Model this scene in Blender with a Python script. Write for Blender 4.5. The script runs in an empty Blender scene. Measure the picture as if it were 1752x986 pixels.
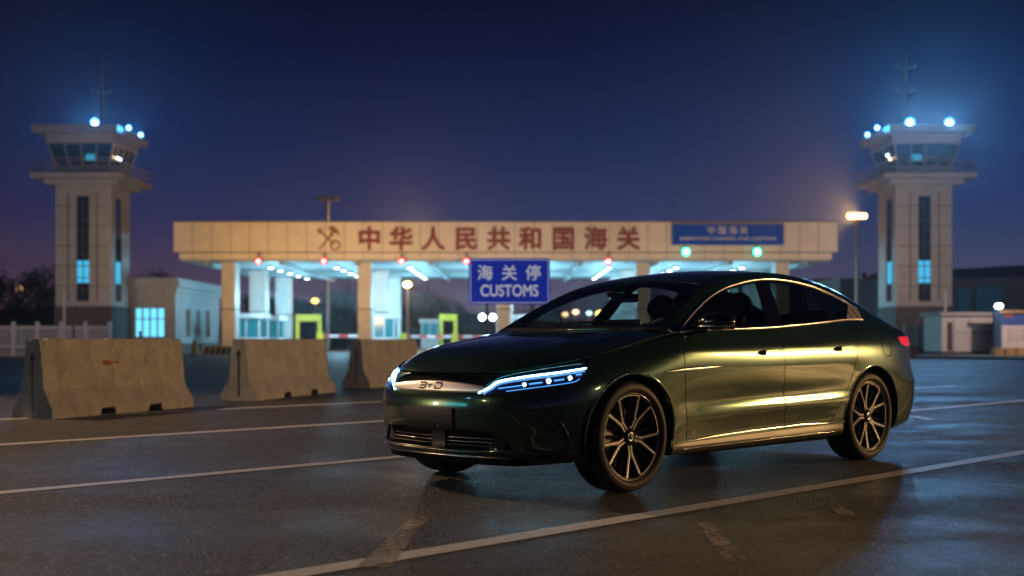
import bpy, bmesh, math, random
import numpy as np
from mathutils import Vector, Matrix
from mathutils.geometry import delaunay_2d_cdt
random.seed(7)
rng = np.random.default_rng(7)
SC = bpy.context.scene
COL = SC.collection
R = math.radians
F_PX, HZ, CX = 2050.0, 582.0, 876.0      # focal length and horizon of the photograph in its own pixels
CAM_H = 0.949

def wx(x, d): return (x - CX) * d / F_PX                 # metres to the right at depth d
def wz(y, d): return CAM_H + (HZ - y) * d / F_PX         # metres above ground at depth d

# ---------------------------------------------------------------- objects
def tag(o, label=None, cat=None, group=None, kind=None):
    if label: o['label'] = label
    if cat: o['category'] = cat
    if group: o['group'] = group
    if kind: o['kind'] = kind
    return o

def empty(name, loc=(0, 0, 0), rz=0.0):
    o = bpy.data.objects.new(name, None)
    COL.objects.link(o)
    o.location = loc
    o.rotation_euler = (0, 0, rz)
    o.empty_display_size = 0.2
    return o

def mesh_obj(name, verts, faces, mat, parent=None, smooth=False, normals=None, mats=None, midx=None):
    me = bpy.data.meshes.new(name)
    me.from_pydata([tuple(map(float, v)) for v in verts], [], [tuple(int(i) for i in f) for f in faces])
    if mats is None: mats = [mat]
    for m in mats: me.materials.append(m)
    if midx is not None:
        me.polygons.foreach_set('material_index', list(midx))
    if smooth or normals is not None:
        me.polygons.foreach_set('use_smooth', [True] * len(me.polygons))
    me.update()
    if normals is not None:
        me.normals_split_custom_set_from_vertices([tuple(map(float, n)) for n in normals])
    o = bpy.data.objects.new(name, me)
    COL.objects.link(o)
    if parent: o.parent = parent
    return o

class MB:
    """collects simple solids and links them as one mesh object"""
    def __init__(s): s.v, s.f, s.sm = [], [], []
    def add(s, vs, fs, smooth=False):
        b = len(s.v)
        s.v += [tuple(v) for v in vs]
        s.f += [tuple(b + i for i in f) for f in fs]
        s.sm += [smooth] * len(fs)
        return s
    def box(s, x0, x1, y0, y1, z0, z1, bev=0.0):
        if bev <= 0:
            vs = [(x, y, z) for z in (z0, z1) for y in (y0, y1) for x in (x0, x1)]
            return s.add(vs, [(0, 2, 3, 1), (4, 5, 7, 6), (0, 1, 5, 4), (1, 3, 7, 5), (3, 2, 6, 7), (2, 0, 4, 6)])
        bm = bmesh.new()
        bmesh.ops.create_cube(bm, size=1)
        for v in bm.verts:
            v.co = ((x0 + x1) / 2 + v.co.x * (x1 - x0), (y0 + y1) / 2 + v.co.y * (y1 - y0), (z0 + z1) / 2 + v.co.z * (z1 - z0))
        bmesh.ops.bevel(bm, geom=bm.edges[:], offset=bev, segments=2, affect='EDGES', profile=0.6)
        s.frombm(bm)
        return s
    def frombm(s, bm, smooth=False):
        bm.verts.index_update()
        s.add([v.co[:] for v in bm.verts], [[v.index for v in f.verts] for f in bm.faces], smooth)
        bm.free()
        return s
    def cyl(s, p0, p1, r0, r1=None, n=12, caps=True, smooth=True):
        r1 = r0 if r1 is None else r1
        p0, p1 = Vector(p0), Vector(p1)
        a = (p1 - p0).normalized()
        t = a.cross(Vector((0, 0, 1)) if abs(a.z) < 0.9 else Vector((1, 0, 0))).normalized()
        u = a.cross(t)
        vs = []
        for p, r in ((p0, r0), (p1, r1)):
            for i in range(n):
                q = 2 * math.pi * i / n
                vs.append(p + (t * math.cos(q) + u * math.sin(q)) * r)
        s.add(vs, [(i, (i + 1) % n, n + (i + 1) % n, n + i) for i in range(n)], smooth)
        if caps:
            s.add(vs[:n], [tuple(range(n - 1, -1, -1))]); s.add(vs[n:], [tuple(range(n))])
        return s
    def tube(s, pts, r, n=8):
        for a, b in zip(pts[:-1], pts[1:]): s.cyl(a, b, r, n=n)
        return s
    def prism(s, poly, axis, a, b, capsmooth=False):
        """closed 2D polygon extruded along axis ('x','y','z') from a to b"""
        def P(q, k):
            return {'x': (k, q[0], q[1]), 'y': (q[0], k, q[1]), 'z': (q[0], q[1], k)}[axis]
        n = len(poly)
        vs = [P(q, a) for q in poly] + [P(q, b) for q in poly]
        return s.add(vs, [(i, (i + 1) % n, n + (i + 1) % n, n + i) for i in range(n)] + [tuple(range(n - 1, -1, -1)), tuple(range(n, 2 * n))])
    def ball(s, c, r, sc=(1, 1, 1), u=16, v=10):
        bm = bmesh.new()
        bmesh.ops.create_uvsphere(bm, u_segments=u, v_segments=v, radius=r)
        for q in bm.verts: q.co = (c[0] + q.co.x * sc[0], c[1] + q.co.y * sc[1], c[2] + q.co.z * sc[2])
        return s.frombm(bm, True)
    def lathe(s, prof, c=(0, 0, 0), axis='y', n=48, close=False):
        """profile of (radius, along-axis) swept round an axis through c"""
        m = len(prof)
        vs = []
        for i in range(n):
            q = 2 * math.pi * i / n
            for r, h in prof:
                if axis == 'y': vs.append((c[0] + r * math.cos(q), c[1] + h, c[2] + r * math.sin(q)))
                elif axis == 'z': vs.append((c[0] + r * math.cos(q), c[1] + r * math.sin(q), c[2] + h))
                else: vs.append((c[0] + h, c[1] + r * math.cos(q), c[2] + r * math.sin(q)))
        fs = []
        for i in range(n):
            j = (i + 1) % n
            for k in range(m - 1 if not close else m):
                l = (k + 1) % m
                fs.append((i * m + k, i * m + l, j * m + l, j * m + k))
        return s.add(vs, fs, True)
    def build(s, name, mat, parent=None, smooth=None):
        me = bpy.data.meshes.new(name)
        me.from_pydata([tuple(map(float, v)) for v in s.v], [], s.f)
        me.materials.append(mat)
        me.polygons.foreach_set('use_smooth', s.sm if smooth is None else [smooth] * len(s.f))
        bm = bmesh.new(); bm.from_mesh(me)
        bmesh.ops.recalc_face_normals(bm, faces=bm.faces[:])
        bm.to_mesh(me); bm.free()
        me.update()
        o = bpy.data.objects.new(name, me)
        COL.objects.link(o)
        if parent: o.parent = parent
        return o

def copy_tree(o, parent=None):
    c = o.copy(); COL.objects.link(c); c.parent = parent
    for ch in list(o.children): copy_tree(ch, c)
    return c

# ---------------------------------------------------------------- materials
MATS = {}
def mat(name, color, rough=0.5, metal=0.0, emit=None, estr=0.0, coat=0.0, coat_rough=0.03, noise=None, bump=None, spec=0.5, trans=0.0):
    """noise=(scale, amount[, detail]) varies the colour and gloss; bump=(scale, strength, distance)"""
    m = bpy.data.materials.new(name); MATS[name] = m
    m.use_nodes = True
    nt = m.node_tree; N = nt.nodes; Lk = nt.links
    b = N['Principled BSDF']
    b.inputs['Base Color'].default_value = (*color, 1)
    b.inputs['Roughness'].default_value = rough
    b.inputs['Metallic'].default_value = metal
    b.inputs['Coat Weight'].default_value = coat
    b.inputs['Coat Roughness'].default_value = coat_rough
    b.inputs['Specular IOR Level'].default_value = spec
    b.inputs['Transmission Weight'].default_value = trans
    if emit is not None:
        b.inputs['Emission Color'].default_value = (*emit, 1)
        b.inputs['Emission Strength'].default_value = estr
    tc = None
    if noise or bump:
        tc = N.new('ShaderNodeTexCoord')
    if noise:
        n = N.new('ShaderNodeTexNoise'); n.inputs['Scale'].default_value = noise[0]; n.inputs['Detail'].default_value = 8
        n.inputs['Roughness'].default_value = 0.65
        Lk.new(tc.outputs['Object'], n.inputs['Vector'])
        mr = N.new('ShaderNodeMapRange'); mr.inputs['From Min'].default_value = 0.3; mr.inputs['From Max'].default_value = 0.7
        mr.inputs['To Min'].default_value = 1 - noise[1]; mr.inputs['To Max'].default_value = 1 + noise[1]
        Lk.new(n.outputs['Fac'], mr.inputs['Value'])
        mx = N.new('ShaderNodeVectorMath'); mx.operation = 'SCALE'; mx.inputs[0].default_value = color
        Lk.new(mr.outputs['Result'], mx.inputs['Scale']); Lk.new(mx.outputs['Vector'], b.inputs['Base Color'])
        m2 = N.new('ShaderNodeMapRange'); m2.inputs['From Min'].default_value = 0.3; m2.inputs['From Max'].default_value = 0.7
        m2.inputs['To Min'].default_value = max(0.02, rough - noise[1] * 0.25); m2.inputs['To Max'].default_value = min(1, rough + noise[1] * 0.25)
        Lk.new(n.outputs['Fac'], m2.inputs['Value']); Lk.new(m2.outputs['Result'], b.inputs['Roughness'])
    if bump:
        n = N.new('ShaderNodeTexNoise'); n.inputs['Scale'].default_value = bump[0]; n.inputs['Detail'].default_value = 6
        Lk.new(tc.outputs['Object'], n.inputs['Vector'])
        bp = N.new('ShaderNodeBump'); bp.inputs['Strength'].default_value = bump[1]; bp.inputs['Distance'].default_value = bump[2]
        Lk.new(n.outputs['Fac'], bp.inputs['Height']); Lk.new(bp.outputs['Normal'], b.inputs['Normal'])
    return m

def glass_mat(name, tint, rough=0.02, refl=1.0):
    """thin pane: see-through tint with a Fresnel gloss"""
    m = bpy.data.materials.new(name); m.use_nodes = True
    nt = m.node_tree; N = nt.nodes; Lk = nt.links
    N.remove(N['Principled BSDF']); out = N['Material Output']
    t = N.new('ShaderNodeBsdfTransparent'); t.inputs['Color'].default_value = (*tint, 1)
    g = N.new('ShaderNodeBsdfGlossy'); g.inputs['Roughness'].default_value = rough
    fr = N.new('ShaderNodeFresnel'); gm = N.new('ShaderNodeNewGeometry')
    io = N.new('ShaderNodeMapRange'); io.inputs['To Min'].default_value = 1.5; io.inputs['To Max'].default_value = 1 / 1.5      # a thin pane reflects alike from both sides
    Lk.new(gm.outputs['Backfacing'], io.inputs['Value']); Lk.new(io.outputs['Result'], fr.inputs['IOR'])
    ml = N.new('ShaderNodeMath'); ml.operation = 'MULTIPLY'; ml.inputs[1].default_value = refl
    mx = N.new('ShaderNodeMixShader')
    Lk.new(fr.outputs['Fac'], ml.inputs[0]); Lk.new(ml.outputs['Value'], mx.inputs['Fac'])
    Lk.new(t.outputs['BSDF'], mx.inputs[1]); Lk.new(g.outputs['BSDF'], mx.inputs[2])
    Lk.new(mx.outputs['Shader'], out.inputs['Surface'])
    return m

def emit_mat(name, color, s):
    m = bpy.data.materials.new(name); m.use_nodes = True
    nt = m.node_tree; N = nt.nodes
    N.remove(N['Principled BSDF'])
    e = N.new('ShaderNodeEmission'); e.inputs['Color'].default_value = (*color, 1); e.inputs['Strength'].default_value = s
    nt.links.new(e.outputs['Emission'], N['Material Output'].inputs['Surface'])
    return m

def text_obj(name, body, size, m, parent=None, depth=0.01, bold=0.0, align='CENTER'):
    """lettering as a solid mesh lying in its own XY plane"""
    cu = bpy.data.curves.new(name, 'FONT')
    cu.body = body; cu.size = size; cu.extrude = depth
    cu.align_x = align; cu.align_y = 'CENTER'
    o = bpy.data.objects.new(name, cu); COL.objects.link(o)
    bpy.context.view_layer.update()
    me = bpy.data.meshes.new_from_object(o.evaluated_get(bpy.context.evaluated_depsgraph_get()))
    bpy.data.objects.remove(o)
    if bold:                                       # heavier strokes: the outline struck again a little to each side
        bm = bmesh.new()
        for k, (dx, dy) in enumerate(((0, 0), (-1, 0), (1, 0), (0, 1), (0, -1), (-.7, .7), (.7, .7), (.7, -.7), (-.7, -.7))):
            m2 = me.copy(); m2.transform(Matrix.Translation((dx * bold, dy * bold, k * min(.0004, depth * .1)))); bm.from_mesh(m2); bpy.data.meshes.remove(m2)
        bm.to_mesh(me); bm.free()
    me.name = name
    me.materials.clear(); me.materials.append(m)
    t = bpy.data.objects.new(name, me); COL.objects.link(t)
    if parent: t.parent = parent
    return t

# ---------------------------------------------------------------- numeric helpers
def pchip(x, y, q):
    x = np.asarray(x, float); y = np.asarray(y, float); q = np.asarray(q, float)
    h = np.diff(x); d = np.diff(y) / h
    m = np.zeros_like(y)
    for i in range(1, len(x) - 1):
        if d[i - 1] * d[i] > 0:
            w1 = 2 * h[i] + h[i - 1]; w2 = h[i] + 2 * h[i - 1]
            m[i] = (w1 + w2) / (w1 / d[i - 1] + w2 / d[i])
    m[0], m[-1] = d[0], d[-1]
    k = np.clip(np.searchsorted(x, q) - 1, 0, len(x) - 2)
    t = np.clip((q - x[k]) / h[k], 0, 1)
    return (y[k] * (1 + 2 * t) * (1 - t) ** 2 + h[k] * m[k] * t * (1 - t) ** 2 + y[k + 1] * t * t * (3 - 2 * t) + h[k] * m[k + 1] * t * t * (t - 1))

def cspline(x, y, q):
    """natural cubic spline"""
    x = np.asarray(x, float); y = np.asarray(y, float)
    n = len(x); h = np.diff(x)
    A = np.zeros((n, n)); b = np.zeros(n); A[0, 0] = A[-1, -1] = 1
    for i in range(1, n - 1):
        A[i, i - 1] = h[i - 1]; A[i, i] = 2 * (h[i - 1] + h[i]); A[i, i + 1] = h[i]
        b[i] = 3 * ((y[i + 1] - y[i]) / h[i] - (y[i] - y[i - 1]) / h[i - 1])
    c = np.linalg.solve(A, b)
    k = np.clip(np.searchsorted(x, q) - 1, 0, n - 2)
    dx = q - x[k]
    bb = (y[k + 1] - y[k]) / h[k] - h[k] * (2 * c[k] + c[k + 1]) / 3
    dd = (c[k + 1] - c[k]) / (3 * h[k])
    return y[k] + bb * dx + c[k] * dx ** 2 + dd * dx ** 3

def smooth1(a, sig, axis):
    r = int(max(1, sig * 3)); k = np.exp(-0.5 * (np.arange(-r, r + 1) / sig) ** 2); k /= k.sum()
    pad = [(0, 0)] * a.ndim; pad[axis] = (r, r)
    # odd reflection keeps the ends where they are
    p = np.pad(a, pad, mode='reflect', reflect_type='odd')
    return np.apply_along_axis(lambda v: np.convolve(v, k, 'valid'), axis, p)

def inpoly(px, py, poly):
    poly = np.asarray(poly); x, y = poly[:, 0], poly[:, 1]
    r = np.zeros(len(px), bool); j = len(poly) - 1
    for i in range(len(poly)):
        c = ((y[i] > py) != (y[j] > py)) & (px < (x[j] - x[i]) * (py - y[i]) / (y[j] - y[i] + 1e-12) + x[i])
        r ^= c; j = i
    return r

def resample(poly, step, closed=True):
    poly = [np.asarray(p, float) for p in poly]
    out = []
    n = len(poly)
    for i in range(n if closed else n - 1):
        a, b = poly[i], poly[(i + 1) % n]
        k = max(1, int(np.ceil(np.linalg.norm(b - a) / step)))
        for j in range(k): out.append(a + (b - a) * j / k)
    if not closed: out.append(poly[-1])
    return np.array(out)

def smooth_line(pts, n=8):
    """Catmull-Rom through open points"""
    p = np.asarray(pts, float); p = np.vstack([2 * p[0] - p[1], p, 2 * p[-1] - p[-2]])
    out = []
    for i in range(1, len(p) - 2):
        for j in range(n):
            t = j / n
            out.append(0.5 * (2 * p[i] + (p[i + 1] - p[i - 1]) * t + (2 * p[i - 1] - 5 * p[i] + 4 * p[i + 1] - p[i + 2]) * t * t + (3 * p[i] - p[i - 1] - 3 * p[i + 1] + p[i + 2]) * t ** 3))
    out.append(p[-2])
    return np.array(out)

def offset_poly(poly, d):
    """moves a closed polygon inward by d (any winding)"""
    p = np.asarray(poly, float); n = len(p)
    area = 0.5 * np.sum(p[:, 0] * np.roll(p[:, 1], -1) - np.roll(p[:, 0], -1) * p[:, 1])
    sgn = 1 if area > 0 else -1
    e = np.roll(p, -1, 0) - p; e /= np.linalg.norm(e, axis=1)[:, None] + 1e-12
    nr = np.stack([-e[:, 1], e[:, 0]], 1) * sgn
    prev = np.roll(nr, 1, 0)
    b = nr + prev; l = np.sum(b * b, 1)[:, None]
    return p + d * 2 * b / np.maximum(l, 0.6)

def clip_half(poly, a, b, keep_left=True):
    """part of a polygon on one side of the line a-b"""
    a, b = np.asarray(a, float), np.asarray(b, float)
    s = lambda p: ((b - a)[0] * (p - a)[1] - (b - a)[1] * (p - a)[0]) * (1 if keep_left else -1)
    out = []; n = len(poly)
    for i in range(n):
        p, q = np.asarray(poly[i]), np.asarray(poly[(i + 1) % n]); sp, sq = s(p), s(q)
        if sp >= 0: out.append(p)
        if sp * sq < 0: out.append(p + (q - p) * sp / (sp - sq))
    return np.array(out)
# ================================================================ THE CAR
# car frame: x rearwards from the front axle, y away from the camera side, z up
TH = R(44.386); CT, ST = math.cos(TH), math.sin(TH)
CAR_O = np.array([0.7503534 - 0.915 * ST, 7.4454236 + 0.915 * CT])
WB = 2.92

def car_proj(p):
    X = CAR_O[0] + p[..., 0] * CT - p[..., 1] * ST
    Y = CAR_O[1] + p[..., 0] * ST + p[..., 1] * CT
    return np.stack([CX + F_PX * X / Y, HZ + F_PX * (CAM_H - p[..., 2]) / Y], -1)

# ---- plan outline at the widest level (near side, from nose centre to tail centre)
PLAN = np.array([(-.895, 0), (-.885, -.2), (-.850, -.4), (-.785, -.568), (-.690, -.702), (-.562, -.806), (-.405, -.878), (-.2, -.921), (0, -.939),
                 (.3, -.95), (.8, -.954), (1.5, -.956), (2.3, -.956), (2.7, -.957), (3.0, -.955), (3.3, -.945), (3.55, -.915), (3.75, -.855),
                 (3.9, -.735), (3.985, -.55), (4.03, -.3), (4.042, 0)])
_m = PLAN * [1, -1]
_full = np.vstack([_m[4:0:-1], PLAN, _m[-2:-5:-1]])
_ch = np.concatenate([[0], np.cumsum(np.linalg.norm(np.diff(_full, axis=0), axis=1))])
_ch -= _ch[4]
T_END = _ch[4 + len(PLAN) - 1]
TG = np.linspace(0, T_END, 701)
PX_, PY_ = cspline(_ch, _full[:, 0], TG), cspline(_ch, _full[:, 1], TG)
_dx, _dy = np.gradient(PX_, TG), np.gradient(PY_, TG)
_l = np.hypot(_dx, _dy); NX_, NY_ = _dy / _l, -_dx / _l
if NX_[0] > 0: NX_, NY_ = -NX_, -NY_
_i0 = np.argmin(PY_)
def t_at_x(x): return np.interp(x, PX_, TG)
def t_at_y(y):                                    # near-side front: y from 0 to about -.8
    k = np.argmax(PX_ > -.55); return np.interp(-np.asarray(y, float), -PY_[:k], TG[:k])

# ---- body side section at stations round the plan: eleven levels of (height, offset from the plan outline)
ST_ = [
 (0.0,            [.206,.230,.254,.300,.385,.425,.520,.600,.632,.690,.735], [-.16,-.05,-.02,-.045,-.035,-.010,.000,-.012,-.026,-.046,-.072]),
 (t_at_y(-.40),   [.206,.230,.254,.300,.385,.425,.520,.600,.632,.690,.738], [-.16,-.05,-.02,-.045,-.035,-.010,.000,-.010,-.024,-.050,-.080]),
 (t_at_y(-.62),   [.208,.233,.258,.300,.385,.44,.53,.61,.66,.712,.752], [-.14,-.045,-.02,-.02,-.012,-.003,.002,-.012,-.034,-.066,-.105]),
 (t_at_x(-.60),   [.210,.235,.262,.31,.39,.46,.55,.63,.69,.745,.785], [-.10,-.035,-.016,-.01,-.005,0,.0,-.010,-.038,-.08,-.125]),
 (t_at_x(-.35),   [.208,.236,.264,.32,.40,.48,.58,.66,.72,.775,.825], [-.075,-.028,-.014,-.008,0,.002,.002,-.004,-.022,-.062,-.115]),
 (t_at_x(0.),     [.195,.235,.265,.33,.41,.50,.61,.70,.77,.83,.89], [-.06,-.03,-.015,-.008,-.003,.001,.004,.001,-.016,-.055,-.125]),
 (t_at_x(.28),    [.2,.238,.275,.345,.43,.53,.65,.745,.82,.885,.95], [-.06,-.03,-.022,-.018,-.012,-.004,.0,.0,-.012,-.046,-.115]),
 (t_at_x(.55),    [.205,.24,.285,.365,.44,.53,.66,.77,.878,.912,.995], [-.075,-.050,-.060,-.042,-.022,-.023,-.004,0,-.010,-.027,-.088]),
 (t_at_x(1.5),    [.215,.25,.31,.40,.478,.55,.66,.765,.893,.925,1.022], [-.080,-.055,-.066,-.046,-.020,-.032,-.011,0,-.014,-.030,-.080]),
 (t_at_x(2.25),   [.22,.255,.318,.41,.492,.565,.67,.775,.910,.945,1.065], [-.075,-.050,-.060,-.038,-.012,-.026,-.008,0,-.016,-.032,-.096]),
 (t_at_x(2.92),   [.225,.26,.32,.41,.50,.60,.70,.79,.90,1.0,1.105], [-.05,-.025,-.015,-.006,-.001,.003,.006,.001,-.014,-.056,-.135]),
 (t_at_x(3.35),   [.225,.26,.32,.41,.50,.60,.70,.79,.88,.98,1.075], [-.07,-.03,-.015,-.006,0,.002,.0,-.008,-.02,-.055,-.13]),
 (t_at_x(3.75),   [.225,.26,.32,.41,.50,.60,.68,.78,.87,.95,1.02], [-.12,-.06,-.03,-.005,.005,.01,-.01,-.03,-.035,-.04,-.08]),
 (T_END,          [.23,.27,.33,.42,.51,.60,.68,.78,.87,.95,1.03], [-.15,-.08,-.04,0,.01,.01,-.02,-.04,-.045,-.04,-.06]),
]
_ts = np.array([s[0] for s in ST_])
_Z = np.array([pchip(_ts, [s[1][k] for s in ST_], TG) for k in range(11)]).T
_D = np.array([pchip(_ts, [s[2][k] for s in ST_], TG) for k in range(11)]).T
_Z = smooth1(_Z, 12, 0); _D = smooth1(_D, 12, 0)
ZB, ZT = _Z[:, 0].copy(), _Z[:, -1].copy()
NZ = 241
DT = np.array([pchip((_Z[i] - ZB[i]) / (ZT[i] - ZB[i]), _D[i], np.linspace(0, 1, NZ)) for i in range(len(TG))])
DT = smooth1(DT, 2.6, 1)
DSL1 = (DT[:, -1] - DT[:, -5]) / 4 * (NZ - 1); DSL0 = (DT[:, 4] - DT[:, 0]) / 4 * (NZ - 1)

def bil(T, a, b):
    a = np.clip(a, 0, T.shape[0] - 1.0001); b = np.clip(b, 0, T.shape[1] - 1.0001)
    i, j = a.astype(int), b.astype(int); u, v = a - i, b - j
    return T[i, j] * (1 - u) * (1 - v) + T[i + 1, j] * u * (1 - v) + T[i, j + 1] * (1 - u) * v + T[i + 1, j + 1] * u * v

def Lmap(t, z):
    t = np.asarray(t, float); z = np.asarray(z, float)
    a = np.abs(t); sg = np.where(t >= 0, 1., -1.)
    g = a / T_END * (len(TG) - 1)
    zb, zt = np.interp(a, TG, ZB), np.interp(a, TG, ZT)
    zeta = (z - zb) / (zt - zb)
    d = bil(DT, g, zeta * (NZ - 1))
    d = d + np.maximum(zeta - 1, 0) * np.interp(a, TG, DSL1) + np.minimum(zeta, 0) * np.interp(a, TG, DSL0)   # carry the slope on past the edges
    x = np.interp(a, TG, PX_) + np.interp(a, TG, NX_) * d
    y = np.interp(a, TG, PY_) + np.interp(a, TG, NY_) * d
    return np.stack([x, sg * y, z], -1)

TOP = Lmap(TG, ZT - 1e-6)                      # top edge of the lower body (near side)
ITOP = np.argmin(TOP[:, 1])
def top_y(x):  return np.interp(x, TOP[:, 0], -TOP[:, 1])
def top_z(x):  return np.interp(x, TOP[:, 0], TOP[:, 2])

# ---- bonnet
def hood_c(x): return pchip([-.98, -.84, -.76, -.66, -.52, -.35, -.1, .15, .36, .6], [.70, .728, .785, .848, .897, .928, .962, .990, 1.014, 1.04], x)
def Hmap(x, y):
    x = np.asarray(x, float); y = np.asarray(y, float)
    ye = np.maximum(top_y(x), .02); r = np.clip(np.abs(y) / ye, 0, 1.02)
    ze = top_z(x)
    w = 1 - (0.40 * r ** 2 + 0.60 * r ** 5)
    ridge = .012 * np.exp(-((r - .70) / .13) ** 2) * np.clip((x + .75) / .5, 0, 1)
    return np.stack([x, y, ze + (hood_c(x) - ze) * w + ridge], -1)

# ---- greenhouse sections
XS = np.linspace(.26, 4.0, 375)
zc_ = pchip([.26, .36, .6, .9, 1.2, 1.5, 1.8, 2.1, 2.4, 2.7, 3.0, 3.3, 3.6, 3.8, 3.93, 4.0], [1.0, 1.02, 1.147, 1.295, 1.405, 1.459, 1.487, 1.497, 1.490, 1.464, 1.416, 1.333, 1.220, 1.135, 1.075, 1.05], XS)
zr_ = pchip([.26, .42, .6, .8, 1.0, 1.25, 1.5, 1.8, 2.1, 2.4, 2.7, 3.0, 3.3, 3.6, 3.8, 4.0], [.985, 1.012, 1.098, 1.198, 1.29, 1.375, 1.422, 1.451, 1.459, 1.446, 1.406, 1.335, 1.230, 1.112, 1.05, 1.035], XS)
yr_ = pchip([.26, .6, .9, 1.2, 1.6, 2.1, 2.6, 3.0, 3.4, 3.7, 4.0], [.77, .735, .675, .62, .585, .575, .578, .598, .64, .67, .70], XS)
yb_, zb_ = top_y(XS), top_z(XS)
yr_ = np.minimum(yr_, .9 * yb_)
NQ = 161
def bspl(P, n):
    P = np.asarray(P, float); k = len(P); out = []
    # uniform cubic B-spline with the first point repeated
    Q = np.vstack([P[0] * 2 - P[1], P])
    t = np.linspace(0, k - 2 - 1e-6, n)
    for u in t:
        i = int(u); f = u - i
        B = [(1 - f) ** 3 / 6, (3 * f ** 3 - 6 * f ** 2 + 4) / 6, (-3 * f ** 3 + 3 * f ** 2 + 3 * f + 1) / 6, f ** 3 / 6]
        out.append(sum(B[m] * Q[i + m] for m in range(4)))
    return np.array(out)
SEC = np.zeros((len(XS), NQ, 2))
for i in range(len(XS)):
    B = np.array([yb_[i], zb_[i]]); Rr = np.array([yr_[i], max(zr_[i], zb_[i] + .004)]); zc = max(zc_[i], Rr[1] + .004)
    v = Rr - B; nv = np.array([v[1], -v[0]]); nv = nv / (np.linalg.norm(nv) + 1e-9); L_ = np.linalg.norm(v)
    pts = [B] + [B + v * k + nv * .035 * L_ * math.sin(math.pi * k) for k in (.2, .4, .6, .78, .92)]
    top = [np.array([Rr[0] * k, zc - (zc - Rr[1]) * k ** 2.0]) for k in (.99, .92, .8, .62, .42, .2)]
    pts += top + [np.array([0, zc]), np.array([-Rr[0] * .2, top[-1][1]])]
    c = bspl(pts, 400)
    s = np.concatenate([[0], np.cumsum(np.linalg.norm(np.diff(c, axis=0), axis=1))])
    q = np.linspace(0, s[-1], NQ)
    SEC[i, :, 0] = np.interp(q, s, c[:, 0]); SEC[i, :, 1] = np.interp(q, s, c[:, 1])
SEC = smooth1(SEC, 2.0, 0)
def Umap(x, q, side=1):
    x = np.asarray(x, float); q = np.asarray(q, float)
    sg = np.where(q <= 1, 1., -1.) * side; qq = np.where(q <= 1, q, 2 - q)      # q runs 0 near belt, 1 centre, 2 far belt
    a = (x - XS[0]) / (XS[-1] - XS[0]) * (len(XS) - 1)
    y = bil(SEC[:, :, 0], a, qq * (NQ - 1)); z = bil(SEC[:, :, 1], a, qq * (NQ - 1))
    return np.stack([x, -sg * y, z], -1)
def q_at_z(x, z):
    x = np.atleast_1d(np.asarray(x, float)); z = np.atleast_1d(np.asarray(z, float)); out = []
    for xi, zi in zip(x, z):
        i = min(max(int(round((xi - XS[0]) / (XS[1] - XS[0]))), 0), len(XS) - 1)
        out.append(np.interp(zi, SEC[i, :, 1], np.linspace(0, 1, NQ)))
    return np.array(out)
def q_at_y(x, y):
    x = np.atleast_1d(np.asarray(x, float)); y = np.atleast_1d(np.asarray(y, float)); out = []
    for xi, yi in zip(x, y):
        i = min(max(int(round((xi - XS[0]) / (XS[1] - XS[0]))), 0), len(XS) - 1)
        out.append(np.interp(-abs(yi), -SEC[i, :, 0], np.linspace(0, 1, NQ)))
    return np.array(out)

# ---- photograph pixels to surface coordinates
_gt, _gz = np.meshgrid(np.linspace(-.55, T_END, 1600), np.linspace(0, 1, 160), indexing='ij')
_gzz = np.interp(np.abs(_gt), TG, ZB) * (1 - _gz) + np.interp(np.abs(_gt), TG, ZT) * _gz
_GP = car_proj(Lmap(_gt, _gzz))
def L_px(pts):
    out = []
    for p in pts:
        d = np.sum((_GP - np.array(p)) ** 2, -1) + 40. * (_gt > t_at_x(3.7))
        i, j = np.unravel_index(np.argmin(d), d.shape)
        t, z = _gt[i, j], _gzz[i, j]
        for _ in range(4):
            e = 2e-3
            f0 = car_proj(Lmap(t, z)); J = np.stack([(car_proj(Lmap(t + e, z)) - f0) / e, (car_proj(Lmap(t, z + e)) - f0) / e], 1)
            try: dl = np.linalg.solve(J, np.array(p) - f0)
            except np.linalg.LinAlgError: break
            if np.linalg.norm(dl) > .05: break
            t += dl[0]; z += dl[1]
        out.append((float(t), float(z)))
    return np.array(out)
_ux, _uq = np.meshgrid(XS, np.linspace(0, 1.0, 201), indexing='ij')
_UPX = car_proj(Umap(_ux, _uq))
def U_px(pts, qmax=1.0):
    out = []
    for p in pts:
        d = np.sum((_UPX - np.array(p)) ** 2, -1) + 1e6 * (_uq > qmax)
        if qmax < 1: d = np.where(d < 1, d * 1e-3 + _uq, d + 10)      # the flank, not the fold behind it
        i, j = np.unravel_index(np.argmin(d), d.shape)
        out.append((float(_ux[i, j]), float(_uq[i, j])))
    return np.array(out)

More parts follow.
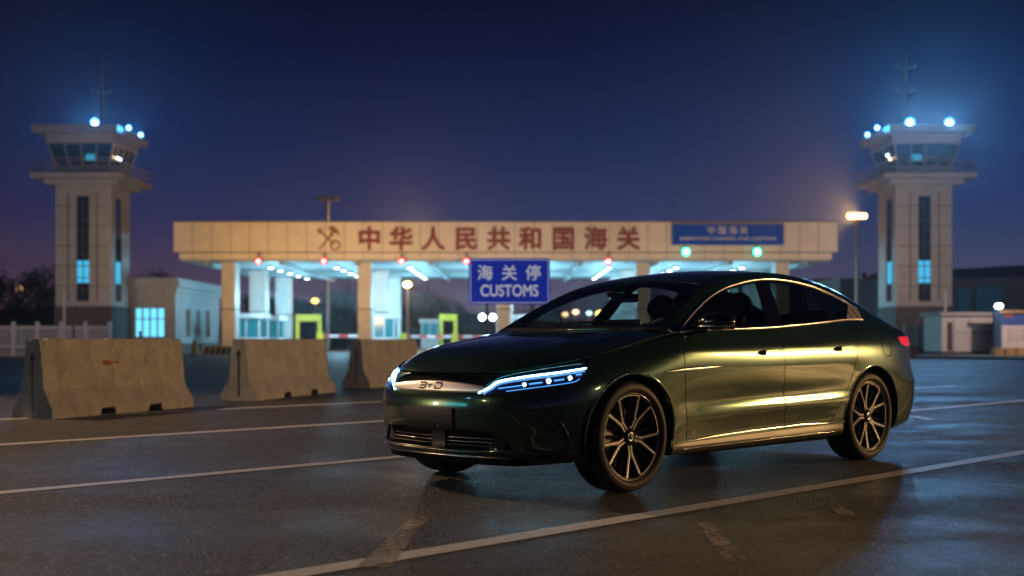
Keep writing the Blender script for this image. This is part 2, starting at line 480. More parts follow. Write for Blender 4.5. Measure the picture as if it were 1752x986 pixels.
# ---- panels
def patch(name, fn, outline, material, parent, holes=(), step=.03, off=0.0, skirt=.008, ref=None, edge=None, offfn=None):
    edge = edge or step * .6
    outs = [resample(outline, edge)] + [resample(h, edge) for h in holes]
    pts = []; edges = []
    for o in outs:
        b = len(pts); n = len(o)
        pts += [tuple(p) for p in o]; edges += [(b + i, b + (i + 1) % n) for i in range(n)]
    bp = np.array(pts)
    lo, hi = outs[0].min(0), outs[0].max(0)
    gx, gy = np.meshgrid(np.arange(lo[0] + step * .37, hi[0], step), np.arange(lo[1] + step * .41, hi[1], step))
    g = np.stack([gx.ravel(), gy.ravel()], 1)
    keep = inpoly(g[:, 0], g[:, 1], outs[0])
    for h in outs[1:]: keep &= ~inpoly(g[:, 0], g[:, 1], h)
    g = g[keep]
    if len(g):
        dm = np.array([np.min(np.sum((bp - p) ** 2, 1)) for p in g])
        g = g[dm > (step * .42) ** 2]
    allp = [Vector(p) for p in pts] + [Vector(p) for p in g]
    vs, _, fs, *_r = delaunay_2d_cdt(allp, edges, [], 0, 1e-7)
    V = np.array([v[:] for v in vs]); Fs = np.array([f for f in fs if len(f) == 3])
    c = V[Fs].mean(1)
    k = inpoly(c[:, 0], c[:, 1], outs[0])
    for h in outs[1:]: k &= ~inpoly(c[:, 0], c[:, 1], h)
    Fs = Fs[k]
    P = fn(V[:, 0], V[:, 1])
    e = .006
    Na = fn(V[:, 0] + e, V[:, 1]) - fn(V[:, 0] - e, V[:, 1]); Nb = fn(V[:, 0], V[:, 1] + e) - fn(V[:, 0], V[:, 1] - e)
    N_ = np.cross(Na, Nb); N_ /= np.linalg.norm(N_, axis=1)[:, None] + 1e-12
    ctr = np.stack([np.clip(P[:, 0], -.3, 3.3), 0 * P[:, 1], 0 * P[:, 2] + .6], 1)
    if ref is not None: ctr = P - np.asarray(ref)
    sg = np.sign(np.sum(N_ * (P - ctr), 1)); sg[sg == 0] = 1
    N_ *= sg[:, None]
    o_ = off if offfn is None else offfn(V[:, 0], V[:, 1])[:, None]
    P = P + N_ * o_
    fc = np.cross(P[Fs[:, 1]] - P[Fs[:, 0]], P[Fs[:, 2]] - P[Fs[:, 0]])
    fl = np.sum(fc * N_[Fs].mean(1), 1) < 0
    Fs[fl] = Fs[fl][:, ::-1]
    verts = [tuple(p) for p in P]; norms = [tuple(n) for n in N_] ; faces = [tuple(f) for f in Fs]
    if skirt:
        # border edges folded inwards
        cnt = {}
        for f in faces:
            for a, b in ((f[0], f[1]), (f[1], f[2]), (f[2], f[0])):
                cnt[(a, b)] = 1
        for a, b in list(cnt):
            if (b, a) not in cnt:
                base = len(verts)
                pa, pb = P[a], P[b]; qa, qb = pa - N_[a] * skirt, pb - N_[b] * skirt
                verts += [tuple(pa), tuple(qa), tuple(qb), tuple(pb)]
                ed = pb - pa; n3 = np.cross(ed, N_[a]); n3 = n3 / (np.linalg.norm(n3) + 1e-12)
                nn = N_[a] * .5 + n3; nn /= np.linalg.norm(nn)
                norms += [tuple(nn), tuple(n3), tuple(n3), tuple(nn)]
                faces.append((base, base + 1, base + 2, base + 3))
    return mesh_obj(name, verts, faces, material, parent, normals=norms)

def ribbon(name, fn, A, B, material, parent, lift=.004, bulge=.006, m=7, closed=True, ref=None, edge=-.003):
    """strip with a rounded section between two matching lines of surface coordinates"""
    A, B = np.asarray(A, float), np.asarray(B, float); n = len(A); rows = []
    for k in range(m):
        u = k / (m - 1); p = A * (1 - u) + B * u
        P = fn(p[:, 0], p[:, 1]); e = .006
        Na = fn(p[:, 0] + e, p[:, 1]) - fn(p[:, 0] - e, p[:, 1]); Nb = fn(p[:, 0], p[:, 1] + e) - fn(p[:, 0], p[:, 1] - e)
        N_ = np.cross(Na, Nb); N_ /= np.linalg.norm(N_, axis=1)[:, None] + 1e-12
        ctr = np.stack([np.clip(P[:, 0], -.3, 3.3), 0 * P[:, 1], 0 * P[:, 2] + .6], 1)
        sg = np.sign(np.sum(N_ * (P - ctr), 1)); N_ *= sg[:, None]
        h = lift + bulge * math.sqrt(max(0, 1 - (2 * u - 1) ** 2)) if 0 < k < m - 1 else edge
        rows.append(P + N_ * h)
    V = np.concatenate(rows); fs = []
    for k in range(m - 1):
        for i in range(n if closed else n - 1):
            j = (i + 1) % n
            fs.append((k * n + i, k * n + j, (k + 1) * n + j, (k + 1) * n + i))
    # face outwards
    P = V[list(fs[len(fs) // 2])]; nrm = np.cross(P[1] - P[0], P[2] - P[0]); c = P.mean(0)
    if nrm @ (c - np.array([np.clip(c[0], -.3, 3.3), 0, .6])) < 0: fs = [f[::-1] for f in fs]
    return mesh_obj(name, V, fs, material, parent, smooth=True)

def line_ribbon(name, fn, pts, w, material, parent, **k):
    """strip of width w (surface units, or a list of widths) along an open line"""
    p = np.asarray(pts, float); d = np.gradient(p, axis=0); d /= np.linalg.norm(d, axis=1)[:, None] + 1e-12
    nr = np.stack([-d[:, 1], d[:, 0]], 1); w = np.broadcast_to(np.asarray(w, float), (len(p),))[:, None]
    return ribbon(name, fn, p - nr * w / 2, p + nr * w / 2, material, parent, closed=False, **k)
# ---------------------------------------------------------------- car materials
def paint_mat(name):
    m = bpy.data.materials.new(name); m.use_nodes = True
    nt = m.node_tree; N = nt.nodes; Lk = nt.links; b = N['Principled BSDF']
    tc = N.new('ShaderNodeTexCoord')
    fl = N.new('ShaderNodeTexVoronoi'); fl.inputs['Scale'].default_value = 900
    Lk.new(tc.outputs['Object'], fl.inputs['Vector'])
    mix = N.new('ShaderNodeMix'); mix.data_type = 'RGBA'
    mix.inputs['A'].default_value = (.013, .052, .026, 1); mix.inputs['B'].default_value = (.028, .086, .044, 1)
    sep = N.new('ShaderNodeSeparateColor'); Lk.new(fl.outputs['Color'], sep.inputs['Color'])
    Lk.new(sep.outputs['Red'], mix.inputs['Factor']); Lk.new(mix.outputs['Result'], b.inputs['Base Color'])
    b.inputs['Metallic'].default_value = .55; b.inputs['Roughness'].default_value = .235
    b.inputs['Coat Weight'].default_value = 1; b.inputs['Coat Roughness'].default_value = .035; b.inputs['Coat IOR'].default_value = 1.55
    return m
M_PAINT = paint_mat('green_paint')
M_ROOF = mat('black_roof_paint', (.006, .010, .009), .3, .3, coat=1)
M_BLK = mat('gloss_black', (.006, .006, .007), .16, coat=.5)
M_PLA = mat('black_plastic', (.012, .012, .012), .5, bump=(300, .1, .001))
M_DARK = mat('dark_cavity', (.004, .004, .004), .9, spec=.1)
M_CHR = mat('satin_chrome', (.78, .76, .73), .20, 1.0)
M_BAR = mat('brushed_bar', (.72, .70, .67), .42, 1.0)
M_DCHR = mat('dark_chrome', (.22, .21, .20), .25, 1.0)
M_SKIRT = mat('grey_skirt_plastic', (.022, .021, .020), .42)
M_RUB = mat('tyre_rubber', (.012, .0115, .011), .62, noise=(40, .25), bump=(120, .15, .001))
M_RIM = mat('rim_black', (.004, .004, .0045), .28, coat=.25)
M_CUT = mat('machined_rim', (.80, .79, .77), .22, 1.0)
M_DISC = mat('brake_steel', (.30, .30, .30), .35, 1.0)
M_CAL = mat('caliper_grey', (.15, .15, .16), .4, .5)
M_SEAT = mat('dark_leather', (.014, .013, .013), .55, bump=(90, .2, .002))
M_TRIM = mat('interior_black', (.012, .012, .013), .6)
M_WIND = glass_mat('windshield_glass', (.80, .88, .88), .015)
M_SIDE = glass_mat('front_side_glass', (.52, .60, .60), .015)
M_PRIV = glass_mat('privacy_glass', (.22, .26, .26), .015)
M_LENS = glass_mat('lamp_lens', (.92, .95, .97), .01, .8)
M_DRL = emit_mat('running_light', (.25, .60, 1.0), 16)
M_LED = emit_mat('led_projector', (.55, .80, 1.0), 18)
M_LEDS = emit_mat('led_dim', (.10, .38, 1.0), 1.6)
M_LAMPH = mat('lamp_housing', (.012, .022, .05), .15, .4, coat=.4)
M_TAIL = mat('tail_lamp_red', (.5, .01, .012), .15, coat=1, emit=(1, .03, .04), estr=.8)
M_MIRR = mat('mirror_glass', (.8, .8, .8), .02, 1.0)

CAR = empty('car', (CAR_O[0], CAR_O[1], 0), TH)
tag(CAR, 'dark green fastback sedan with headlights lit, parked between white bay lines', 'car')

def Ls(side): return (lambda t, z: Lmap(side * np.asarray(t), z))
def Us(side): return (lambda x, q: Umap(x, q, side))
def txz(pts): return np.array([(t_at_x(p[0]), p[1]) for p in pts])
def arch_pts(cx, r, a0, a1, n=40):
    a = np.radians(np.linspace(a0, a1, n)); return np.stack([cx + r * np.cos(a), .345 + r * np.sin(a)], 1)
def arch_a(z, r): return math.degrees(math.asin((z - .345) / r))
AF, AR = .392, .400
zb_t = lambda t: float(np.interp(abs(t), TG, ZB)); zt_t = lambda t: float(np.interp(abs(t), TG, ZT))
G = .0040                                                     # half a panel gap

# key outlines from the photograph
lamp_top = L_px([(822, 667.5), (845, 652.5), (856, 646.5), (880, 640.5), (910, 635), (950, 629), (985, 624.5), (1007, 622.5)])
lamp_bot = L_px([(1009, 626), (1002, 640), (994, 650), (980, 655), (945, 660.5), (900, 666.5), (860, 671.5), (826, 675)])
split = L_px([(1009, 624), (1028, 640), (1043, 656)])
t_sp = split[-1][0]
tip_t = float(lamp_bot[-1][0])
tB0 = t_at_x(-AF - .07)
fa = arch_pts(0, AF, 180 - arch_a(.215, AF), 90, 60)
xsp = float(np.interp(t_sp, TG, PX_))
fa_front = np.array([p for p in fa if p[0] < xsp - .002])        # bumper side of the arch
fa_front = fa_front[np.argsort(fa_front[:, 1])]
end_z = math.sqrt(max(AF ** 2 - xsp ** 2, 0)) + .345
split[-1] = (t_at_x(xsp), end_z)
ff = lambda pts: [tuple(p) for p in pts]

# front bumper: one skin round the nose
bar_hi = lambda t: .700 - .030 * (abs(t) / tip_t) ** 2
bar_lo = lambda t: .628 + .002 * (abs(t) / tip_t) ** 2
ts_ = np.linspace(t_at_x(-.452), 0, 30)
half = [(t, zb_t(t)) for t in np.linspace(0, t_at_x(-.440), 30)] + ff(txz(fa_front)) + [(split[-1][0] - G, split[-1][1])] + \
       [(s[0] - G, s[1]) for s in split[::-1][1:]] + [(t, z - G) for t, z in lamp_bot] + [(t, bar_lo(t) - .004) for t in np.linspace(tip_t * .97, .02, 24)]
half = np.array(half)
left = np.array([(-t, z) for t, z in half[::-1]])
bump_out = np.vstack([half, [(0, bar_lo(0) - .004)], left[:-1]])
intake = np.array([(-.64, .290), (-.55, .392), (-.25, .405), (.25, .405), (.55, .392), (.64, .290), (.4, .282), (0, .280), (-.4, .282)])
BUMPER = patch('front_bumper', Lmap, bump_out, M_PAINT, CAR, holes=[intake], step=.03)
pt = patch('intake_grille', lambda t, z: Lmap(t, z) + np.array([.055, 0, 0]), offset_poly(intake, -.03), M_DARK, BUMPER, skirt=0)
for k, zz in enumerate((.305, .328, .351, .374)):
    w_ = .60 - .10 * (zz - .29) / .1
    line_ribbon('grille_slat', lambda t, z: Lmap(t, z) + np.array([.018 + .004 * k, 0, 0]), [(t, zz) for t in np.linspace(-w_, w_, 50)], .009, M_DCHR if k else M_PLA, BUMPER, lift=.002, bulge=.004)
for sgn in (1, -1):
    patch('intake_fin', lambda t, z: Lmap(t, z) + np.array([.012, 0, 0]), [(sgn * .46, .292), (sgn * .52, .392), (sgn * .545, .392), (sgn * .60, .292)], M_BLK, BUMPER, step=.02)
patch('radar_cover', Lmap, [(-.005, .285), (-.005, .392), (.115, .392), (.115, .285)], M_PLA, BUMPER, step=.03, off=-.004)
pl = patch('plate_holder', Lmap, [(-.225, .402), (-.232, .528), (-.225, .534), (.225, .534), (.232, .528), (.225, .402)], M_PLA, BUMPER, step=.03, off=.014, skirt=.016)
bb = MB()
for yy in (-.105, .105):
    for zz in (.418, .518):
        p = Lmap(yy, zz); bb = MB(); bb.cyl((p[0] - .013, p[1], p[2]), (p[0] - .018, p[1], p[2]), .006, n=8); bb.build('screw', M_DCHR, pl)
line_ribbon('lip_strip', Lmap, [(t, .243 - .006 * (abs(t) / .6) ** 2) for t in np.linspace(-.62, .62, 60)], .010, M_DCHR, BUMPER)
line_ribbon('lip_strip', Lmap, [(t, .268 + .010 * (abs(t) / .6) ** 4) for t in np.linspace(-.66, .66, 60)], .007, M_DCHR, BUMPER)
lowlip = [(t, zb_t(t) + .001) for t in np.linspace(-.95, .95, 60)] + [(t, zb_t(t) + .050) for t in np.linspace(.95, -.95, 60)]
patch('front_lip', Lmap, lowlip, M_BLK, BUMPER, step=.03, off=.004)
# hooked black trims at the bumper corners
ctrim = smooth_line(L_px([(846, 697), (885, 700), (920, 703), (944, 709), (956, 722), (967, 742), (972, 760), (967, 771), (950, 776), (925, 774), (895, 770)]), 6)
cw = np.interp(np.linspace(0, 1, len(ctrim)), [0, .15, .35, .5, .7, .85, 1], [.006, .018, .030, .048, .052, .034, .014])
for sgn in (1, -1):
    line_ribbon('bumper_trim', Ls(sgn), ctrim, cw, M_BLK, BUMPER, lift=.001, bulge=.006)
sk = L_px([(968, 781), (1002, 778), (1003, 793), (968, 793)])
for sgn in (1, -1):
    patch('corner_skirt', Ls(sgn), [(t_at_x(-.62), zb_t(t_at_x(-.62)) + .002), (t_at_x(-.452), zb_t(t_at_x(-.452)) + .002), (t_at_x(-.446), .262), (t_at_x(-.60), .236)], M_SKIRT, BUMPER, step=.02, off=.006)

# nose bar with its lettering, and the dark gap above it
tl = np.linspace(-tip_t, tip_t, 60)
gap = [(t, bar_lo(t) - .012) for t in tl] + [(t, zt_t(t) - .003) for t in tl[::-1]]
patch('nose_recess', lambda t, z: Lmap(t, z) + np.array([.022, 0, 0]), gap, M_DARK, CAR, skirt=0)
lo_, hi_ = np.array([(t, bar_lo(t)) for t in tl]), np.array([(t, bar_hi(t)) for t in tl])
BAR = ribbon('nose_bar', Lmap, lo_, hi_, M_BAR, CAR, lift=.001, bulge=.007, m=11, closed=False)
def glyph(strokes, u0, w=.0085):
    for s in strokes:
        line_ribbon('letter', Lmap, [(u0 + p[0], p[1] + .6635) for p in s], w, M_DARK, BAR, lift=.0100, bulge=.0005, m=3, edge=.0095)
def poly(*p): return resample(p, .004, closed=False)
hB, wB = .0175, .064
glyph([poly((0, hB), (wB - .008, hB), (wB, hB - .006), (wB - .006, .001)), poly((.008, 0), (wB - .008, 0)),
       poly((wB - .006, -.001), (wB - .002, -.007), (wB - .012, -hB), (-.006, -hB))], -.108)
glyph([poly((0, hB * .45), (.018, -.002), (.036, hB * .45)), poly((.018, -.002), (.015, -hB))], -.024)
glyph([poly((.002, hB), (wB - .006, hB), (wB + .002, hB - .008), (wB - .006, -hB + .003), (wB - .014, -hB), (0, -hB), (.006, 0))], .040)

# bonnet
xh = lambda y: .372 + .135 * (np.abs(y) / .80) ** 2
fe = [(TOP[i, 0], TOP[i, 1]) for i in range(0, len(TG), 4) if TOP[i, 0] < .49]
ye_ = -fe[-1][1]
hood_out = [(x + .004, y + .0 if y > -.02 else y + .003) for x, y in fe] + [(float(xh(y)), y) for y in np.linspace(-ye_ + .003, ye_ - .003, 40)] + [(x + .004, -y - .003 if y < -.02 else -y) for x, y in fe[::-1][:-1]]
def Hm(x, y): return Hmap(x, y)
HOOD = patch('bonnet', Hm, hood_out, M_PAINT, CAR, step=.035, skirt=.012, ref=(0, 0, -50))
for sgn in (1, -1):
    tt = np.linspace(t_at_y(-.30), t_at_x(-.33), 30)
    lt = lamp_top[np.argsort(lamp_top[:, 0])]
    low = [(t, (np.interp(t, lt[:, 0], lt[:, 1]) + .003) if t > tip_t else zt_t(t) - .004 - .03 * max(0, (t - tt[0]) / (tip_t - tt[0])) ** 2) for t in tt]
    low = [(t, min(z, zt_t(t) - .004)) for t, z in low]
    patch('bonnet_edge', Ls(sgn), low + [(t, zt_t(t) - .0005) for t in tt[::-1]], M_PAINT, HOOD, step=.02, skirt=.006)

# head lamps
drl = smooth_line(L_px([(819, 673), (838, 663), (855, 653), (900, 645), (955, 638), (1003, 630.5)]), 8)
cen = smooth_line(L_px([(852, 664.5), (880, 661), (900, 658)]), 8)
for sgn in (1, -1):
    out = np.vstack([lamp_top, lamp_bot])
    hl = patch('headlight', Ls(sgn), out, M_LAMPH, CAR, step=.02, off=-.012, skirt=.02)
    line_ribbon('light_strip', Ls(sgn), drl, np.interp(np.linspace(0, 1, len(drl)), [0, .3, .5, 1], [.009, .012, .007, .005]), M_DRL, hl, lift=.004, bulge=.003)
    for px, py, r in ((897, 658.5, .0105), (939, 652.2, .0135), (976, 647, .0115)):
        t, z = L_px([(px, py)])[0]; c = Ls(sgn)(t, z); p2 = Ls(sgn)(t + .01, z); tn = (p2 - c) / np.linalg.norm(p2 - c)
        n = np.array([tn[1], -tn[0], 0]); n *= np.sign(n @ np.array([c[0] - .6, c[1], 0]))
        MB().ball(c - n * .006, r, u=14, v=8).build('projector_lens', M_LED, hl)
        MB().cyl(c - n * .014, c - n * .004, r * 1.45, r * 1.3, n=18, caps=False).build('projector_ring', M_CHR, hl)
    line_ribbon('light_guide', Ls(sgn), cen, .006, M_LEDS, hl, lift=-.006, bulge=.003)
    for a, b in (((905, 657), (928, 654)), ((948, 651), (966, 648.6)), ((986, 641), (996, 640))):
        line_ribbon('light_guide', Ls(sgn), resample(L_px([a, b]), .01, False), .008, M_LEDS, hl, lift=-.008, bulge=.003)
    line_ribbon('light_guide', Ls(sgn), smooth_line(L_px([(866, 669.5), (900, 665), (950, 658.6), (982, 653.5), (992, 648)]), 6), .0035, M_LEDS, hl, lift=-.002, bulge=.002)
    patch('lamp_cover', Ls(sgn), out, M_LENS, hl, step=.02, off=.004, skirt=0)

# ---- sides
dl = L_px([(1167.5, 575), (1170, 605), (1172, 640), (1174, 700), (1175, 757)])
bs = L_px([(1331, 568), (1337, 580), (1341, 596), (1343, 634), (1345, 695), (1342.5, 733)])
rs = L_px([(1468.5, 568), (1469.7, 589), (1465, 618), (1459, 640), (1451, 662), (1442, 682), (1431, 705), (1421, 724)])
def at_top(l): l = np.array(l); l[0, 1] = zt_t(l[0, 0]); return l
dl, bs, rs = at_top(dl), at_top(bs), at_top(rs)
sill_z = lambda t: float(np.interp(t, [t_at_x(.4), t_at_x(1.65), t_at_x(2.5)], [.277, .303, .318]))
dl[-1, 1], bs[-1, 1], rs[-1, 1] = [sill_z(q[-1, 0]) for q in (dl, bs, rs)]
sh = lambda l, d: np.array([(t + d, z) for t, z in l])
top_run = lambda a, b, n=30: [(t, zt_t(t) - .0015) for t in np.linspace(a, b, n)]
sill_run = lambda a, b, n=30: [(t, sill_z(t)) for t in np.linspace(a, b, n)]
fa_rear = np.array([p for p in arch_pts(0, AF, 90, arch_a(.24, AF), 60)]); fa_top = arch_pts(0, AF, 180 - arch_a(end_z, AF), 90, 20)
ra_f = arch_pts(WB, AR, 180 - arch_a(.24, AR), 90, 50); ra_r = arch_pts(WB, AR, 90, arch_a(.235, AR), 50)

HANDLE_PX = [((1297.5, 604.5), (1331, 601)), ((1427, 598), (1460, 594))]
for sgn in (1, -1):
    f = Ls(sgn)
    zbx = lambda x: zb_t(t_at_x(x))
    # wing: from the lamp to the door
    wing = [(s[0] + G, s[1]) for s in split] + ff(txz(fa_top[1:])) + ff(txz(fa_rear[1:])) + [(t_at_x(AF + .002), sill_z(t_at_x(.4)))] + \
           [(dl[-1, 0] - G, sill_z(dl[-1, 0]))] + ff(sh(dl, -G)[::-1][1:]) + top_run(dl[0, 0] - .004, split[0][0] + .03, 40) 
    W_ = patch('front_wing', f, wing, M_PAINT, CAR, step=.03)
    # door skins
    d1 = ff(sh(dl, G)) + sill_run(dl[-1, 0] + G, bs[-1, 0] - G) + ff(sh(bs, -G)[::-1]) + top_run(bs[0, 0] - G, dl[0, 0] + G)
    D1 = patch('front_door', f, d1, M_PAINT, CAR, step=.03)
    d2 = ff(sh(bs, G)) + sill_run(bs[-1, 0] + G, rs[-1, 0] - G) + ff(sh(rs, -G)[::-1]) + top_run(rs[0, 0] - G, bs[0, 0] + G)
    D2 = patch('rear_door', f, d2, M_PAINT, CAR, step=.03)
    qp = ff(sh(rs, G)) + [(t_at_x(float(ra_f[0, 0])), sill_z(rs[-1, 0]) + .0)] + ff(txz([p for p in ra_f if p[1] > .325])) + ff(txz(ra_r[1:])) + \
         [(t, zb_t(t)) for t in np.linspace(t_at_x(3.31), T_END - .001, 30)] + [(T_END - .001, zt_t(T_END))] + top_run(T_END - .01, rs[0, 0] + G, 50)
    Q_ = patch('rear_quarter', f, qp, M_PAINT, CAR, step=.03)
    # sill
    ts1, ts2 = t_at_x(AF + .004), t_at_x(WB - AR - .02)
    skirt_o = [(t, zb_t(t) + .001) for t in np.linspace(ts1, ts2, 40)] + [(t, sill_z(t) - .004) for t in np.linspace(ts2, ts1, 40)]
    S_ = patch('side_skirt', f, skirt_o, M_SKIRT, CAR, step=.025, off=.006)
    for a, b, par in ((1179, 1341, D1), (1343.5, 1414, D2)):
        pa, pb = L_px([(a, 757 - (a - 1179) * .1405), (b, 757 - (b - 1179) * .134)])
        n = 40; tt = np.linspace(pa[0], pb[0], n)
        lo = np.array([(t, sill_z(t) + .004) for t in tt]); wv = np.interp(np.linspace(0, 1, n), [0, .25, .6, 1], [.003, .020, .026, .026] if par is D1 else [.026, .026, .022, .005])
        ribbon('sill_strip', f, lo, lo + np.stack([0 * wv, wv], 1), M_CHR, par, lift=.004, bulge=.007, closed=False)
    line_ribbon('skirt_crease', f, [(t, .236 + .02 * (t - ts1) / (ts2 - ts1)) for t in np.linspace(ts1 + .12, ts2 - .1, 50)], .012, M_BLK, S_, lift=.007, bulge=.003)
    # wing ornament
    oa = smooth_line(L_px([(1139, 636.2), (1171, 632.8), (1205, 629.6), (1232, 627)]), 8)
    line_ribbon('wing_ornament', f, oa, np.interp(np.linspace(0, 1, len(oa)), [0, .3, .8, 1], [.006, .030, .022, .005]), M_CHR, W_, lift=.003, bulge=.008)
    # handles: a dark pocket and a flush pull
    for (a, b), dr in zip(HANDLE_PX, (D1, D2)):
        h0, h1 = L_px([a, b]); v = h1 - h0; n_ = np.array([-v[1], v[0]]); n_ /= np.linalg.norm(n_)
        ang = np.linspace(0, 2 * np.pi, 28, endpoint=False)
        c0 = h0 + v * .30
        pocket = [c0 + v * .34 * np.cos(q) + n_ * .019 * np.sin(q) for q in ang]
        hp = patch('handle_pocket', f, pocket, M_DARK, dr, step=.015, off=.0015, skirt=0)
        pull = [(h0 + v * .36) + n_ * .010, h0 + v * .98 + n_ * .012, h0 + v * 1.02, h0 + v * .98 - n_ * .010, h0 + v * .36 - n_ * .010]
        patch('door_handle', f, np.array(pull), M_PAINT, dr, step=.015, off=.008, skirt=.012)
        line_ribbon('handle_edge', f, resample([h0 + v * .34 - n_ * .012, h0 + v * 1.0 - n_ * .012], .01, False), .004, M_CHR, dr, lift=.006, bulge=.003)
    # filler flap
    fc = L_px([(1517.5, 594)])[0]; ang = np.linspace(0, 2 * np.pi, 48, endpoint=False)
    ring = lambda k: np.array([(fc[0] + np.sign(np.cos(q)) * abs(np.cos(q)) ** .6 * .082 * k, fc[1] + np.sign(np.sin(q)) * abs(np.sin(q)) ** .75 * .075 * k) for q in ang])
    ribbon('filler_gap', f, ring(1.0), ring(.91), M_DARK, Q_, lift=.0012, bulge=.0001, m=3, edge=.0008)
    # tail lamp wrapping the corner
    tlp = L_px([(1537, 577)])[0]
    tl_o = [(tlp[0], .972), (tlp[0] + .02, .925), (tlp[0] + .10, .900), (T_END - .002, .900), (T_END - .002, .968), (tlp[0] + .2, .978)]
    TLm = patch('tail_lamp', f, tl_o, M_TAIL, CAR, step=.02, off=.006)
    line_ribbon('arch_lip', f, txz(arch_pts(0, AF + .010, 180 - arch_a(.24, AF + .01), arch_a(.30, AF + .01), 60)), .016, M_PAINT, W_, lift=.001, bulge=.004)
    line_ribbon('arch_lip', f, txz(arch_pts(WB, AR + .010, 180 - arch_a(.34, AR + .01), arch_a(.25, AR + .01), 60)), .016, M_PAINT, Q_, lift=.001, bulge=.004)

# ---- greenhouse
top_arc = smooth_line(U_px([(1158.5, 567), (1171.6, 548.6), (1189, 528), (1207.8, 510), (1228, 496), (1250, 486), (1284, 477.5), (1318.5, 475.3), (1356.8, 480), (1395, 490.5), (1433.5, 508), (1463, 526), (1473.5, 536)], .55), 6)
corner = U_px([(1476.5, 543), (1475, 549)], .55)
dlo = np.vstack([top_arc, corner])
dlo = dlo[dlo[:, 1] > .004]
x0, x1 = dlo[0, 0], dlo[-1, 0]
belt = np.array([(x, .006) for x in np.linspace(x1 - .02, x0 + .01, 60)])
dlo = resample(np.vstack([dlo, belt]), .02)
dlo_in = offset_poly(dlo, .021)
ws_edge = smooth_line(U_px([(1200, 486), (1190, 496), (1175, 513), (1158, 533), (1142, 549), (1128, 560.5)]), 5)
xq = ws_edge[0]
hdr = np.array([(1.155 + (xq[0] - 1.155) * u ** 2, 1 + (xq[1] - 1) * u) for u in np.linspace(1, 0, 14)])     # header, near corner to centre
bq = ws_edge[-1]
base = np.array([(.405 + (bq[0] - .405) * (1 - u) ** 2, bq[1] + (1 - bq[1]) * u) for u in np.linspace(0, 1, 20)])
ws_half = np.vstack([hdr[::-1], ws_edge[1:], base[1:]])                           # centre header > near corner > pillar foot > centre base
ws_far = np.array([(x, 2 - q) for x, q in ws_half[::-1]])
WS = np.vstack([ws_half, ws_far[1:-1]])
rw_half = np.array([(2.78, 1.0), (2.80, .62), (2.88, .50), (3.1, .47), (3.45, .46), (3.62, .55), (3.66, 1.0)])
for i, (x, q) in enumerate(rw_half):
    pass
for sgn in (1, -1):
    f = Us(sgn)
    sh_o = [(x, 0.0) for x in np.linspace(.50, 3.97, 120)] + [(3.97, 1.0), (3.66, 1.0)] + [tuple(p) for p in rw_half[::-1][1:]] + [(1.155 - .0, 1.0)] + ff(hdr[::-1][1:]) + ff(ws_edge[1:]) + [(.50, max(bq[1] - .05, .02))]
    RO = patch('roof', f, sh_o, M_PAINT, CAR, holes=[dlo], step=.035)
    patch('headliner', lambda x, q: f(x, q) * np.array([1, .965, 1]) - np.array([0, 0, .02]), sh_o, M_TRIM, RO, holes=[offset_poly(dlo, .02)], step=.07, skirt=0)
    ribbon('window_frame', f, dlo, dlo_in, M_CHR, RO, lift=.002, bulge=.006, m=7)
    # panes and pillars between them
    U2 = lambda a: U_px([a], .55)[0]
    bpf, bpf2 = U2((1291, 481)), U2((1312.5, 561)); bpr, bpr2 = U2((1313, 481)), U2((1338, 557))
    cf, cf2 = U2((1389, 494)), U2((1421, 552)); cr, cr2 = U2((1406, 500)), U2((1438, 550)); vf, vf2 = U2((1451, 523)), U2((1448, 549))
    def seg(a=None, b=None):
        p = dlo_in
        if a is not None: p = clip_half(p, a[0], a[1], True)
        if b is not None: p = clip_half(p, b[0], b[1], False)
        return p
    S = lambda p, q: (p, q)
    # lines run from roof to belt; "left" of a downward line is the rear side
    gl1 = seg(None, S(bpf, bpf2)); pb = seg(S(bpf, bpf2), S(bpr, bpr2)); gl2 = seg(S(bpr, bpr2), S(cf, cf2)); pc = seg(S(cf, cf2), S(cr, cr2)); gl3 = seg(S(cr, cr2), S(vf, vf2)); vt = seg(S(vf, vf2), None)
    patch('door_glass', f, gl1, M_SIDE, CAR, step=.05, off=-.004, skirt=0)
    patch('door_glass', f, gl2, M_PRIV, CAR, step=.05, off=-.004, skirt=0)
    patch('quarter_glass', f, gl3, M_PRIV, CAR, step=.05, off=-.004, skirt=0)
    PB = patch('door_pillar', f, pb, M_BLK, CAR, step=.05, off=-.001, skirt=.004)
    patch('door_pillar', f, pc, M_BLK, CAR, step=.04, off=-.001, skirt=.004)
    VT = patch('pillar_vent', f, vt, M_BAR, RO, step=.02, off=.003, skirt=.005)
    vx0, vx1 = vf2[0], vt[:, 0].max()
    for k in (.36, .66):
        a = np.array([vx0 + (vx1 - vx0) * k + .012, .016]); q = np.linspace(0, 1, 16)
        qt = .19 - .13 * k
        ln = np.array([(a[0] - .035 * u + .03 * u * u, .022 + qt * u) for u in q]); ln = ln[inpoly(ln[:, 0], ln[:, 1], vt)]
        if len(ln) > 3: line_ribbon('vent_slot', f, ln, .016, M_DARK, VT, lift=.0055, bulge=.0003, m=3, edge=.0045)
    # frit band of the front pane round the sail corner
    sail = clip_half(dlo_in, U2((1199, 520)), U2((1203, 569)), False)
    patch('sail_panel', f, sail, M_BLK, RO, step=.03, off=.0, skirt=.004)
WSO = patch('windshield', Umap, WS, M_WIND, CAR, step=.05, off=-.004, skirt=0)
frit_in = offset_poly(WS, .055)
patch('windshield_border', Umap, WS, M_BLK, WSO, holes=[frit_in], step=.03, off=-.010, skirt=0)
rw = np.vstack([rw_half, [(x, 2 - q) for x, q in rw_half[::-1][1:-1]]])
patch('rear_window', Umap, rw, M_PRIV, CAR, step=.06, off=-.004, skirt=0)
